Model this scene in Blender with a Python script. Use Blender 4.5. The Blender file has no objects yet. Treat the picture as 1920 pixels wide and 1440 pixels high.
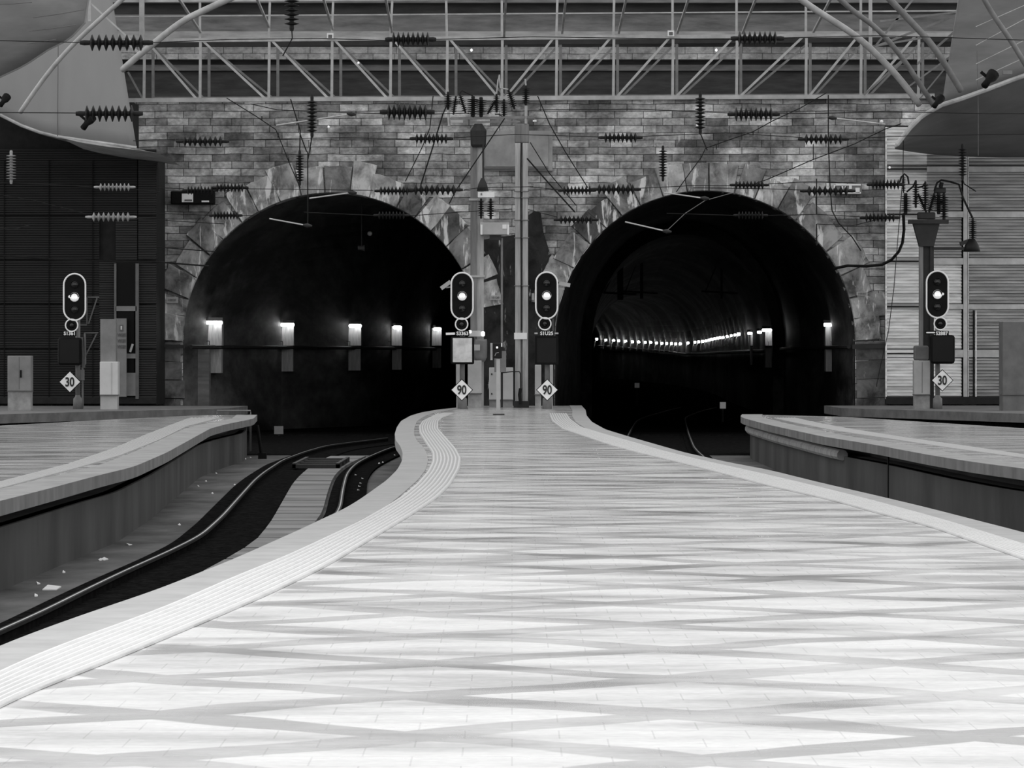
import bpy, math, random
import numpy as np
from mathutils import Vector
random.seed(7)
R = random.random
F = 8000.0          # focal length in pixels of the 1920 wide frame
CAMH = 1.6          # camera height over the platform top (z = 0)
ZW = 145.5          # depth of the tunnel portal wall
BED = -1.09         # track bed level
C = bpy.context.scene.collection
WL = {}             # world location of every object

def P(px, py, Z):
    return Vector(((px-960)/F*Z, Z, CAMH-(py-670)/F*Z))

# ------------------------------------------------------------------ materials
def new_mat(name):
    m = bpy.data.materials.new(name); m.use_nodes = True
    nt = m.node_tree; nt.nodes.clear()
    out = nt.nodes.new('ShaderNodeOutputMaterial')
    b = nt.nodes.new('ShaderNodeBsdfPrincipled')
    nt.links.new(b.outputs[0], out.inputs[0])
    return m, nt, b
def g(v): return (v, v, v, 1)
def nz(nt, scale=4, detail=5, stretch=(1,1,1), rough=.6, dist=0, coord='Object'):
    tc = nt.nodes.new('ShaderNodeTexCoord'); mp = nt.nodes.new('ShaderNodeMapping')
    mp.inputs['Scale'].default_value = stretch
    nt.links.new(tc.outputs[coord], mp.inputs[0])
    n = nt.nodes.new('ShaderNodeTexNoise'); n.inputs['Scale'].default_value = scale
    n.inputs['Detail'].default_value = detail; n.inputs['Roughness'].default_value = rough
    n.inputs['Distortion'].default_value = dist
    nt.links.new(mp.outputs[0], n.inputs[0]); return n
def ramp(nt, src, stops):
    r = nt.nodes.new('ShaderNodeValToRGB'); e = r.color_ramp.elements
    while len(e) < len(stops): e.new(.5)
    for i, (p, v) in enumerate(stops): e[i].position = p; e[i].color = g(v)
    nt.links.new(src, r.inputs[0]); return r
def mul(nt, a, b, op='MULTIPLY', fac=1.0):
    m = nt.nodes.new('ShaderNodeMix'); m.data_type = 'RGBA'; m.blend_type = op
    m.inputs[0].default_value = fac
    for s, i in ((a, 6), (b, 7)):
        if isinstance(s, float): m.inputs[i].default_value = g(s)
        else: nt.links.new(s, m.inputs[i])
    return m.outputs[2]
def math_n(nt, op, a, b=None):
    n = nt.nodes.new('ShaderNodeMath'); n.operation = op
    for i, s in enumerate((a, b)):
        if s is None: continue
        if isinstance(s, (int, float)): n.inputs[i].default_value = s
        else: nt.links.new(s, n.inputs[i])
    return n.outputs[0]
def bump(nt, b, src, strength=.3, dist=.02):
    n = nt.nodes.new('ShaderNodeBump'); n.inputs['Strength'].default_value = strength
    n.inputs['Distance'].default_value = dist
    nt.links.new(src, n.inputs['Height']); nt.links.new(n.outputs[0], b.inputs['Normal'])
def mat(name, base, rough=.6, metal=0., var=.35, scale=4., stretch=(1,1,1), bmp=0., spec=.5):
    m, nt, b = new_mat(name)
    b.inputs['Roughness'].default_value = rough; b.inputs['Metallic'].default_value = metal
    b.inputs['Specular IOR Level'].default_value = spec
    n = nz(nt, scale, 5, stretch)
    r = ramp(nt, n.outputs[0], [(.3, base*(1-var)), (.7, min(1, base*(1+var)))])
    nt.links.new(r.outputs[0], b.inputs['Base Color'])
    if bmp: bump(nt, b, n.outputs[0], bmp)
    return m
def emit(name, v, strength):
    m, nt, b = new_mat(name)
    b.inputs['Base Color'].default_value = g(v); b.inputs['Emission Color'].default_value = g(v)
    b.inputs['Emission Strength'].default_value = strength
    return m

M = {}
M['white'] = mat('white_paint', .85, .4, var=.06)
M['sign_white'] = mat('sign_face', .93, .35, var=.03)
M['black'] = mat('black_paint', .006, .6, var=.3, spec=.12)
M['black_gloss'] = mat('black_gloss', .005, .35, var=.2, spec=.2)
M['lens'] = mat('dark_lens', .01, .08, var=.2)
M['lit'] = emit('lit_lens', .85, .32)
M['hot'] = emit('lit_lens_core', 1, 2.2)
M['tube'] = emit('lamp_tube', 1, 15)
M['fartube'] = emit('far_lamp', 1, 48)
M['dark_ins'] = mat('brown_glazed_porcelain', .012, .55, var=.3, spec=.25)
M['pale_ins'] = mat('pale_porcelain', .3, .4, var=.3)
M['wire'] = mat('dark_wire', .012, .7, var=.3, spec=.2)
M['rod'] = mat('bare_metal_rod', .45, .35, .3, var=.2)
M['steel'] = mat('grey_painted_steel', .42, .5, .1, var=.25, scale=2)
M['steel_dim'] = mat('dull_steel', .19, .6, .1, var=.3, scale=2)
M['steel_dark'] = mat('blackened_steel', .018, .6, .1, var=.4, scale=3)
M['mast_light'] = mat('galvanised_mast', .40, .5, .1, var=.35, scale=2, stretch=(4,4,.4))
M['mast_dim'] = mat('dim_shaded_mast', .18, .6, .1, var=.35, scale=2, stretch=(4,4,.4))  # darker mast steel; on the left mast it stands for face shading
M['cab'] = mat('cabinet_paint', .42, .5, var=.12, scale=2)
M['cab_white'] = mat('cabinet_white', .6, .5, var=.08, scale=2)
M['cab_grey'] = mat('cabinet_grey', .20, .5, var=.2, scale=2)
M['cab_dim'] = mat('cabinet_old', .13, .6, var=.25, scale=2)
M['conc'] = mat('concrete_plinth', .28, .8, var=.35, scale=3)
M['rail'] = mat('rail_head', .025, .7, .1, var=.3, spec=.05)
M['rail_shine'] = mat('polished_running_surface', .5, .3, .7, var=.25)
M['rail_web'] = mat('rail_web', .012, .8, 0, var=.4, spec=0)
M['grease'] = mat('oily_ballast', .010, .9, var=.7, scale=10, bmp=.6, spec=0)
M['litter'] = mat('paper_scrap', .75, .7, var=.1)
M['panel'] = mat('wall_board', .32, .7, var=.25, scale=1.5)
M['digit'] = mat('sign_digits', .01, .5, var=.1)
M['mid'] = mat('mid_grey', .12, .6, var=.2)
M['canopy'] = mat('canopy_concrete', .25, .7, var=.10, scale=.6, stretch=(1,1,.3), bmp=.05)
M['membrane'] = mat('roof_sheet', .24, .65, var=.22, scale=.8, stretch=(.5,1,2.2))
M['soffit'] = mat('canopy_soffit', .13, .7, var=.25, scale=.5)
M['lip'] = mat('canopy_lip', .42, .4, var=.4, scale=1.5)
M['glass_dark'] = mat('dark_glass', .003, .3, var=.2, spec=.12)
M['mirror'] = mat('reflective_panel', .55, .25, .5, var=.35, scale=2.5)
M['tray'] = mat('cable_tray', .02, .7, var=.3)
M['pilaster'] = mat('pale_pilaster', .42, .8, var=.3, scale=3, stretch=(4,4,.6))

# ashlar stone wall
def stone_wall(name, lo, hi, soot=1.0):
    m, nt, b = new_mat(name)
    tc = nt.nodes.new('ShaderNodeTexCoord')
    sx = nt.nodes.new('ShaderNodeSeparateXYZ'); nt.links.new(tc.outputs['Object'], sx.inputs[0])
    cb = nt.nodes.new('ShaderNodeCombineXYZ')
    wob = nz(nt, .6, 2)
    zz = math_n(nt, 'ADD', sx.outputs[2], math_n(nt, 'MULTIPLY', wob.outputs[0], .10))
    nt.links.new(sx.outputs[0], cb.inputs[0]); nt.links.new(zz, cb.inputs[1])
    br = nt.nodes.new('ShaderNodeTexBrick'); nt.links.new(cb.outputs[0], br.inputs[0])
    br.inputs['Scale'].default_value = 1; br.inputs['Brick Width'].default_value = .98
    br.inputs['Row Height'].default_value = .245; br.inputs['Mortar Size'].default_value = .014
    br.inputs['Mortar Smooth'].default_value = .4; br.offset = .43; br.squash = .75; br.squash_frequency = 3
    br.inputs['Color1'].default_value = g(lo); br.inputs['Color2'].default_value = g(hi)
    br.inputs['Mortar'].default_value = g(lo*.33)
    n1 = nz(nt, .55, 6, (1,1,1.3), .65); r1 = ramp(nt, n1.outputs[0], [(.40, .38*soot), (.60, 1.3)])
    n2 = nz(nt, 5, 6, (1,1,1.5), .7); r2 = ramp(nt, n2.outputs[0], [(.3, .55), (.7, 1.4)])
    col = mul(nt, mul(nt, br.outputs[0], r1.outputs[0]), r2.outputs[0])
    n3 = nz(nt, 1.7, 4, (1,1,.35), .6); r3 = ramp(nt, n3.outputs[0], [(.66, 0), (.74, 1)])
    mx = nt.nodes.new('ShaderNodeMix'); mx.data_type = 'RGBA'
    nt.links.new(math_n(nt, 'MULTIPLY', r3.outputs[0], .45), mx.inputs[0])
    nt.links.new(col, mx.inputs[6]); mx.inputs[7].default_value = g(hi*1.5)
    nt.links.new(mx.outputs[2], b.inputs['Base Color'])
    b.inputs['Roughness'].default_value = .85; b.inputs['Specular IOR Level'].default_value = .2
    bump(nt, b, br.outputs[1], -.5, .03)
    return m
M['ashlar'] = stone_wall('ashlar_courses', .20, .68)
M['pale_band'] = stone_wall('pale_fascia_blocks', .30, .42, 1.8)
M['grimy'] = mat('grimy_shaded_stone', .045, .9, var=.45, scale=1.6, stretch=(.5,1,3), bmp=.3)  # dirty stone, its colour darkened further to stand for shade under the overhangs
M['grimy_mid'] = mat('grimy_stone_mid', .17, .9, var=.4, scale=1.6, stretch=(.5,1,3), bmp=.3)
M['ledge'] = mat('ledge_stone', .34, .85, var=.3, scale=2, stretch=(.5,1,3))

def streak_stone(name, base, streak=.55, th=.60):
    m, nt, b = new_mat(name)
    at = nt.nodes.new('ShaderNodeAttribute'); at.attribute_name = 'tone'
    n1 = nz(nt, 1.3, 6, (1,1,.8), .65, .4); r1 = ramp(nt, n1.outputs[0], [(.36, base*.28), (.62, base*1.4)])
    col = mul(nt, r1.outputs[0], at.outputs[0])
    n3 = nz(nt, 1.5, 7, (2.4,1,.5), .62, .5); r3 = ramp(nt, n3.outputs[0], [(th, 0), (th+.06, 1)])
    mx = nt.nodes.new('ShaderNodeMix'); mx.data_type = 'RGBA'
    nt.links.new(math_n(nt, 'MULTIPLY', r3.outputs[0], .75), mx.inputs[0])
    nt.links.new(col, mx.inputs[6]); mx.inputs[7].default_value = g(streak)
    nt.links.new(mx.outputs[2], b.inputs['Base Color'])
    b.inputs['Roughness'].default_value = .85; b.inputs['Specular IOR Level'].default_value = .25
    bump(nt, b, n1.outputs[0], .5, .06)
    return m
M['vous'] = streak_stone('rusticated_voussoir', .36, .95, .56)
M['pier'] = streak_stone('sooty_pier', .025, .55, .62)
M['jamb'] = streak_stone('jamb_stone', .19, .45, .62)

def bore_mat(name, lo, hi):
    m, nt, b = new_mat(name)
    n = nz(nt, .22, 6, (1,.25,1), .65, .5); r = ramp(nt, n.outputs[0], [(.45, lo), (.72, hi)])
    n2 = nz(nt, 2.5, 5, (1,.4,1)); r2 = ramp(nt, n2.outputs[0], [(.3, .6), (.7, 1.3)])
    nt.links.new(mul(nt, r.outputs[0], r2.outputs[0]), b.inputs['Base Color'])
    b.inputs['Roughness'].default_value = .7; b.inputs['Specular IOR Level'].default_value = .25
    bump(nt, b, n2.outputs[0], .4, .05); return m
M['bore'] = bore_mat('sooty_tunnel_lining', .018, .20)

def clad(name, base, metal, rough):
    m, nt, b = new_mat(name)
    n = nz(nt, .8, 5, (.6,1,6), .6); r = ramp(nt, n.outputs[0], [(.3, base*.5), (.72, base*1.5)])
    nt.links.new(r.outputs[0], b.inputs['Base Color'])
    b.inputs['Metallic'].default_value = metal; b.inputs['Roughness'].default_value = rough
    return m
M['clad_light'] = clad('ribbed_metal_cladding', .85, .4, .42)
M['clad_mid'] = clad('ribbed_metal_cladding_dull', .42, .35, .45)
M['clad_shade'] = clad('shaded_slatted_cladding', .013, .1, .6)  # shade under the left canopy is put into this dark base colour
M['clad_trim'] = mat('cladding_trim', .50, .45, .4, var=.3, scale=1.5)
M['clad_trim_dark'] = mat('cladding_trim_dark', .02, .7, var=.3, spec=.2)

# platform paving: pale polished stone with a lattice of darker diagonal bands
def paving(name, light, dark):
    m, nt, b = new_mat(name)
    tc = nt.nodes.new('ShaderNodeTexCoord'); sx = nt.nodes.new('ShaderNodeSeparateXYZ')
    nt.links.new(tc.outputs['Object'], sx.inputs[0])
    w = nz(nt, .35, 2); wv = math_n(nt, 'MULTIPLY', w.outputs[0], .55)
    a = math_n(nt, 'DIVIDE', sx.outputs[0], 2.5); c = math_n(nt, 'DIVIDE', sx.outputs[1], 2.15)
    bands = []
    for op, off in (('ADD', .1), ('SUBTRACT', .35)):
        u = math_n(nt, 'ADD', math_n(nt, 'ADD', math_n(nt, op, a, c), wv), off)
        f = math_n(nt, 'FRACT', u)
        t = math_n(nt, 'ABSOLUTE', math_n(nt, 'SUBTRACT', f, .5))
        bands.append(math_n(nt, 'MULTIPLY', t, 2))
    mx_ = math_n(nt, 'MAXIMUM', bands[0], bands[1])
    band = ramp(nt, mx_, [(.76, 0), (.80, 1)])
    n1 = nz(nt, 1.1, 5, (.6,1,1), .6); r1 = ramp(nt, n1.outputs[0], [(.3, .88), (.7, 1.08)])
    n2 = nz(nt, 14, 4); r2 = ramp(nt, n2.outputs[0], [(.3, .9), (.7, 1.06)])
    nb = nz(nt, .5, 3); bf = ramp(nt, nb.outputs[0], [(.32, .35), (.6, 1)])
    mx = nt.nodes.new('ShaderNodeMix'); mx.data_type = 'RGBA'
    nt.links.new(mul(nt, band.outputs[0], bf.outputs[0]), mx.inputs[0])
    mx.inputs[6].default_value = g(light); mx.inputs[7].default_value = g(dark)
    br = nt.nodes.new('ShaderNodeTexBrick'); nt.links.new(tc.outputs['Object'], br.inputs[0])
    br.inputs['Scale'].default_value = 1; br.inputs['Brick Width'].default_value = .4
    br.inputs['Row Height'].default_value = .4; br.inputs['Mortar Size'].default_value = .004
    for k in ('Color1', 'Color2'): br.inputs[k].default_value = g(1)
    br.inputs['Mortar'].default_value = g(.8)
    col = mul(nt, mul(nt, mul(nt, mx.outputs[2], r1.outputs[0]), r2.outputs[0]), br.outputs[0])
    nt.links.new(col, b.inputs['Base Color'])
    n4 = nz(nt, .9, 4, (.5,1.3,1), .55); r4 = ramp(nt, n4.outputs[0], [(.38, .29), (.62, .15)])
    nt.links.new(r4.outputs[0], b.inputs['Roughness'])
    b.inputs['Specular IOR Level'].default_value = .5
    n5 = nz(nt, .8, 2, (.5,1,1)); bump(nt, b, n5.outputs[0], .25, .03)
    return m
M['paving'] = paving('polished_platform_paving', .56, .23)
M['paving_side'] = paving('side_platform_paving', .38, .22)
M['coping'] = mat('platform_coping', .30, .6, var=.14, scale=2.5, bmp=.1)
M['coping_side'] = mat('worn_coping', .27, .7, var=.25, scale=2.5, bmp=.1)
M['coping_face'] = mat('coping_face', .15, .8, var=.35, scale=2, stretch=(1,1,.5))
def toned(name, base, rough):
    m, nt, b = new_mat(name); at = nt.nodes.new('ShaderNodeAttribute'); at.attribute_name = 'tone'
    n = nz(nt, 3, 4); r = ramp(nt, n.outputs[0], [(.3, base*.92), (.7, base*1.06)])
    nt.links.new(mul(nt, r.outputs[0], at.outputs[0]), b.inputs['Base Color']); b.inputs['Roughness'].default_value = rough
    return m
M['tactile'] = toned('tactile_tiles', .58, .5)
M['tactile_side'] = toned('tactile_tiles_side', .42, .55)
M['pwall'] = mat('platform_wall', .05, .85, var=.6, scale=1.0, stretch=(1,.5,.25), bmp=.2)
M['kerb'] = mat('far_kerb', .14, .8, var=.3, scale=2)
M['bed'] = mat('track_bed_concrete', .10, .8, var=.6, scale=.9, stretch=(1,.5,1), bmp=.2, spec=.15)
M['bed_dark'] = mat('sooty_ballast', .010, .95, var=.6, scale=8, bmp=.6, spec=0)
M['slab'] = mat('concrete_track_slab', .19, .75, var=.5, scale=.7, stretch=(.4,1,1), bmp=.15, spec=.2)

# ------------------------------------------------------------------ mesh helper
class MB:
    def __init__(s): s.v = []; s.f = []; s.tone = []
    def add(s, vs, fs, tone=1.0):
        o = len(s.v); s.v += [Vector(v) for v in vs]; s.f += [tuple(i+o for i in f) for f in fs]
        s.tone += [tone]*len(fs); return s
    def box(s, x0, x1, y0, y1, z0, z1, tone=1.0):
        return s.add([(x0,y0,z0),(x1,y0,z0),(x1,y1,z0),(x0,y1,z0),(x0,y0,z1),(x1,y0,z1),(x1,y1,z1),(x0,y1,z1)],
            [(0,3,2,1),(4,5,6,7),(0,1,5,4),(1,2,6,5),(2,3,7,6),(3,0,4,7)], tone)
    def prism(s, poly, y0, y1, tone=1.0):          # poly in XZ, counter-clockwise seen from the camera side
        n = len(poly)
        vs = [(p[0], y0, p[1]) for p in poly]+[(p[0], y1, p[1]) for p in poly]
        fs = [tuple(range(n)), tuple(range(2*n-1, n-1, -1))]+[(i, i+n, (i+1)%n+n, (i+1)%n) for i in range(n)]
        return s.add(vs, fs, tone)
    def tube(s, pts, r, n=7, caps=True):
        pts = [Vector(p) for p in pts]; m = len(pts)
        rs = r if isinstance(r, (list, tuple)) else [r]*m
        vs = []; fs = []
        for i, p in enumerate(pts):
            d = (pts[min(i+1, m-1)]-pts[max(i-1, 0)]).normalized()
            a = d.cross(Vector((0,1,0)) if abs(d.y) < .9 else Vector((1,0,0))).normalized(); b = d.cross(a)
            for k in range(n):
                t = 2*math.pi*k/n; vs.append(p+(a*math.cos(t)+b*math.sin(t))*rs[i])
        for i in range(m-1):
            for k in range(n):
                fs.append((i*n+k, i*n+(k+1)%n, (i+1)*n+(k+1)%n, (i+1)*n+k))
        if caps: fs += [tuple(range(n-1, -1, -1)), tuple(range((m-1)*n, m*n))]
        return s.add(vs, fs)
    def bar(s, a, b, w, h=None):
        """square section member from a to b"""
        a, b = Vector(a), Vector(b); h = h or w; d = (b-a).normalized()
        u = d.cross(Vector((0,1,0)) if abs(d.y) < .9 else Vector((1,0,0))).normalized(); v = d.cross(u)
        vs = [p+u*(i*w/2)+v*(j*h/2) for p in (a, b) for i, j in ((-1,-1),(1,-1),(1,1),(-1,1))]
        return s.add(vs, [(3,2,1,0),(4,5,6,7),(0,1,5,4),(1,2,6,5),(2,3,7,6),(3,0,4,7)])
    def lathe(s, a, b, prof, n=12):
        """prof: list of (t 0..1, radius) along a->b"""
        a, b = Vector(a), Vector(b)
        d = (b-a).normalized(); u = d.cross(Vector((0,1,0)) if abs(d.y) < .9 else Vector((1,0,0))).normalized(); v = d.cross(u)
        vs = []; fs = []
        for t, r in prof:
            p = a.lerp(b, t)
            for k in range(n):
                q = 2*math.pi*k/n; vs.append(p+(u*math.cos(q)+v*math.sin(q))*r)
        m = len(prof)
        for i in range(m-1):
            for k in range(n): fs.append((i*n+k, i*n+(k+1)%n, (i+1)*n+(k+1)%n, (i+1)*n+k))
        fs += [tuple(range(n-1, -1, -1)), tuple(range((m-1)*n, m*n))]
        return s.add(vs, fs)
    def build(s, name, m, parent=None, smooth=False, bevel=0, origin=None):
        if origin is None:
            mn = [min(v[i] for v in s.v) for i in range(3)]; mx = [max(v[i] for v in s.v) for i in range(3)]
            origin = Vector(((mn[0]+mx[0])/2, (mn[1]+mx[1])/2, mn[2]))
        origin = Vector(origin)
        me = bpy.data.meshes.new(name); me.from_pydata([v-origin for v in s.v], [], s.f)
        me.materials.append(M[m] if isinstance(m, str) else m)
        at = me.color_attributes.new('tone', 'FLOAT_COLOR', 'CORNER'); vals = []
        for p, t in zip(me.polygons, s.tone): vals += [t, t, t, 1]*p.loop_total
        at.data.foreach_set('color', vals)
        if smooth: me.polygons.foreach_set('use_smooth', [True]*len(me.polygons))
        o = bpy.data.objects.new(name, me); C.objects.link(o)
        if parent is not None:
            o.parent = parent; o.location = origin-WL[parent.name]
        else: o.location = origin
        WL[o.name] = origin
        if bevel:
            b = o.modifiers.new('bevel', 'BEVEL'); b.width = bevel; b.segments = 2; b.limit_method = 'ANGLE'
        return o
def tag(o, label=None, cat=None, group=None, kind=None):
    if label: o['label'] = label
    if cat: o['category'] = cat
    if group: o['group'] = group
    if kind: o['kind'] = kind
    return o
def thing(name, loc, label=None, cat=None, group=None, kind=None):
    o = bpy.data.objects.new(name, None); C.objects.link(o); o.location = Vector(loc)
    o.empty_display_size = .2; WL[o.name] = Vector(loc)
    return tag(o, label, cat, group, kind)
def pxbox(mb, x0, y0, x1, y1, Z, depth, tone=1.0):
    """box whose front face at depth Z spans the pixel rectangle"""
    a, b = P(x0, y1, Z), P(x1, y0, Z)
    return mb.box(a.x, b.x, Z, Z+depth, a.z, b.z, tone)
def text(name, s, m, parent, loc, height, xs=1.0, bold=0):
    cu = bpy.data.curves.new(name, 'FONT'); cu.body = s; cu.size = height/.69
    cu.align_x = 'CENTER'; cu.align_y = 'CENTER'; cu.extrude = .008; cu.offset = bold
    t = bpy.data.objects.new(name, cu); C.objects.link(t)
    me = bpy.data.meshes.new_from_object(t.evaluated_get(bpy.context.evaluated_depsgraph_get()))
    bpy.data.objects.remove(t); bpy.data.curves.remove(cu)
    me.materials.clear(); me.materials.append(M[m])
    # centre the glyphs, scale and stand them upright
    xs_ = [v.co.x for v in me.vertices]; ys_ = [v.co.y for v in me.vertices]
    cx, cy = (min(xs_)+max(xs_))/2, (min(ys_)+max(ys_))/2
    for v in me.vertices:
        x, y, z = v.co; v.co = ((x-cx)*xs, -z, (y-cy))
    o = bpy.data.objects.new(name, me); C.objects.link(o); o.parent = parent
    o.location = Vector(loc)-WL[parent.name]; WL[o.name] = Vector(loc); return o

# ------------------------------------------------------------------ platforms
def curve(px, h=CAMH):
    """pixel trace of a line lying h below the camera -> arrays (Z, X), near to far"""
    q = sorted((F*h/(y-670), (x-960)*h/(y-670)) for x, y in px)
    return [a for a, _ in q], [b for _, b in q]
def samp(c, zs, ext=None):
    z, x = list(c[0]), list(c[1])
    if ext:
        for e in ext:
            z.append(e[0]); x.append(e[1])
        zx = sorted(zip(z, x)); z = [a for a, _ in zx]; x = [b for _, b in zx]
    return np.interp(zs, z, x)
def smooth(x, k=3, it=2):
    x = np.array(x, float)
    for _ in range(it):
        p = np.pad(x, k, mode='reflect', reflect_type='odd'); x = np.convolve(p, np.ones(2*k+1)/(2*k+1), 'valid')
    return x
def ribbon(zs, xa, xb, z, th, nrib=0, ribh=.012):
    """slab between two lines, top at z, thickness th, optional raised ribs along it"""
    mb = MB(); n = len(zs)
    prof = [(0, 0)]
    if nrib:
        for k in range(nrib):
            c = (k+.5)/nrib; w = .27/nrib
            prof += [(c-w, 0), (c-w*.5, ribh), (c+w*.5, ribh), (c+w, 0)]
    prof += [(1, 0)]
    m = len(prof); vs = []; fs = []
    for i in range(n):
        for t, hh in prof: vs.append((xa[i]+(xb[i]-xa[i])*t, zs[i], z+hh))
        vs.append((xa[i], zs[i], z-th)); vs.append((xb[i], zs[i], z-th))
    w = m+2; grooves = []
    for i in range(n-1):
        o, q = i*w, (i+1)*w
        for k in range(m-1):
            fs.append((o+k, o+k+1, q+k+1, q+k)); grooves.append(len(fs)-1) if nrib and k % 4 == 0 else None
        fs.append((o+m, o, q, q+m)); fs.append((o+m-1, o+m+1, q+m+1, q+m-1)); fs.append((o+m+1, o+m, q+m, q+m+1))
    for o, flip in ((0, 0), ((n-1)*w, 1)):
        f = [o+k for k in range(m)]+[o+m+1, o+m]; fs.append(tuple(f) if flip else tuple(f[::-1]))
    mb.add(vs, fs)
    for k in grooves: mb.tone[k] = .62
    return mb
def vwall(zs, x, th, z0, z1):
    return ribbon(zs, x, np.array(x)+th, z1, z1-z0)
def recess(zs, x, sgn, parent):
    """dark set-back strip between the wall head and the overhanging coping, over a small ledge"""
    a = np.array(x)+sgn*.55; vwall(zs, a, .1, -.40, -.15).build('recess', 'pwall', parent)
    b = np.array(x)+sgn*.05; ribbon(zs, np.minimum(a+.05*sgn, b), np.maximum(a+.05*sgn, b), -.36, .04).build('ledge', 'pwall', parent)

EL = curve([(0,1212),(50,1195),(133,1163),(217,1135),(300,1107),(360,1082),(433,1053),(500,1023),(567,993),(610,972),(640,959),(672,940),(700,920),(725,902),(745,882),(754,865),(755,850),(750,837),(742,827),(740,815),(744,802),(752,790),(770,780),(790,774),(825,768),(847,766)])
ER = curve([(1098,769),(1100,780),(1110,792),(1135,806),(1177,819),(1222,832),(1285,850),(1330,860),(1370,869),(1440,882),(1540,907),(1640,930),(1740,954),(1840,980),(1915,999)])
TLo = curve([(0,1262),(100,1218),(200,1183),(307,1143),(433,1087),(533,1047),(640,997),(665,985),(710,960),(750,935),(780,910),(800,887),(810,867),(810,850),(797,830),(786,812),(785,800),(792,790),(815,779),(842,773)])
TLi = curve([(0,1322),(200,1245),(367,1175),(500,1118),(613,1063),(725,995),(775,965),(820,935),(845,910),(862,880),(865,860),(855,842),(840,825),(822,805),(822,790),(830,783),(850,776)])
TRi = curve([(1029,775),(1035,790),(1055,805),(1100,820),(1140,834),(1185,847),(1260,865),(1335,884),(1440,912),(1530,932),(1590,947),(1640,962),(1740,987),(1920,1050)])
TRo = curve([(1062,775),(1070,787),(1090,802),(1140,817),(1190,831),(1240,846),(1320,866),(1420,888),(1530,914),(1640,942),(1760,975),(1920,1024)])
zs = np.linspace(2, 141, 420)
el = smooth(samp(EL, zs, [(2,-3.7),(7,-3.35),(10,-3.1),(137,-1.6),(141,-1.35)]))
er = smooth(samp(ER, zs, [(2,5.3),(20,5.05),(30,4.85),(134,2.25),(141,2.3)]))
plat = thing('platform', (0, 60, 0), 'wide central station platform with polished pale paving narrowing to the tunnel wall', 'platform', kind='structure')
cw = np.full_like(zs, .40)
ribbon(zs, el+cw-.02, er-cw+.02, 0, .15).build('paving', 'paving', plat)
ribbon(zs, el, el+cw, .012, .17).build('coping', 'coping', plat)
ribbon(zs, er-cw, er, .012, .17).build('coping', 'coping', plat)
vwall(zs, el+.18, .25, BED, -.36).build('retaining_wall', 'pwall', plat); recess(zs, el+.18, 1, plat)
vwall(zs, er-.43, .25, BED, -.36).build('retaining_wall', 'pwall', plat); recess(zs, er-.18, -1, plat)
z2 = np.linspace(5, 127, 400)
tlo = smooth(samp(TLo, z2, [(5,-3.1),(15,-2.75)])); tli = smooth(samp(TLi, z2, [(5,-2.65),(13,-2.36)]))
i0 = [i for i, z in enumerate(z2) if z <= 122]
ribbon(z2[:len(i0)], tlo[:len(i0)], tli[:len(i0)], .014, .012, 8).build('tactile_strip', 'tactile', plat)
z3 = np.linspace(5, 121, 400)
tri = smooth(samp(TRi, z3, [(5,4.35),(30,4.05)])); tro = smooth(samp(TRo, z3, [(5,4.8),(30,4.5)]))
ribbon(z3, tri, tro, .014, .012, 8).build('tactile_strip', 'tactile', plat)

# left side platform
LE = curve([(0,941),(87,919),(187,892),(250,877),(312,850),(350,829),(395,804),(425,796),(475,786)])
zl = np.linspace(20, 118, 260)
le = smooth(samp(LE, zl, [(20,-6.1),(35,-5.75),(118,-7.05)]))
lr = np.interp(zl, [20, 85, 100, 110, 118], [-16, -13.2, -12.0, -10.3, -8.6])
lp = thing('platform', (-9, 70, 0), 'left side platform with pale curved coping and grimy concrete side wall', 'platform', kind='structure')
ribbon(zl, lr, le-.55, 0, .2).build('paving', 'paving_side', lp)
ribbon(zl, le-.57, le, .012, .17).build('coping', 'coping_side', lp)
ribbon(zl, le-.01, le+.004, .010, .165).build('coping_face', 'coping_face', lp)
vwall(zl[:-8], (le-.45)[:-8], .2, BED, -.36).build('retaining_wall', 'pwall', lp); recess(zl[:-8], (le-.25)[:-8], -1, lp)
MB().box(le[-8]-1.7, le[-8]-.25, zl[-8]-.1, zl[-8]+.1, BED, -.15).build('end_wall', 'pwall', lp)
vwall(zl, lr, .2, BED, -.15).build('rear_wall', 'pwall', lp)
LSo = curve([(420,782),(350,800),(300,825),(225,855),(150,877),(0,917)])
LSi = curve([(375,780),(350,786),(275,815),(212,842),(125,872),(0,905)])
zq = np.linspace(24, 112, 200)
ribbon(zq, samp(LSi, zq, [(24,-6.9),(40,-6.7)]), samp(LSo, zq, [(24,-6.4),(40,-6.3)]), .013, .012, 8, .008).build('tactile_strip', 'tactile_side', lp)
# right side platform
RE = curve([(1395,785),(1440,797),(1540,819),(1640,835),(1740,854),(1840,870),(1915,879)])
zr = np.linspace(20, 119, 260)
re_ = smooth(samp(RE, zr, [(20,9.6),(40,8.25),(115,6.15),(119,6.42)]))
rr = np.interp(zr, [20, 85, 96, 115, 119], [16, 13.0, 11.6, 8.9, 6.9])
rp = thing('platform', (9, 70, 0), 'right side platform with rounded tip, pale coping and panelled concrete side wall', 'platform', kind='structure')
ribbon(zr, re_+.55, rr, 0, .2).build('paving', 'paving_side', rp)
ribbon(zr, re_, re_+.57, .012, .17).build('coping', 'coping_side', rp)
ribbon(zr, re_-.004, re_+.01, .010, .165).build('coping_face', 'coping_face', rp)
vwall(zr[:-4], (re_+.25)[:-4], .2, BED, -.36).build('retaining_wall', 'pwall', rp); recess(zr[:-4], (re_+.25)[:-4], 1, rp)
MB().box(re_[-5]+.25, rr[-5], zr[-5]-.1, zr[-5]+.1, BED, -.15).build('end_wall', 'pwall', rp)
vwall(zr, rr-.2, .2, BED, -.15).build('rear_wall', 'pwall', rp)
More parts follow.
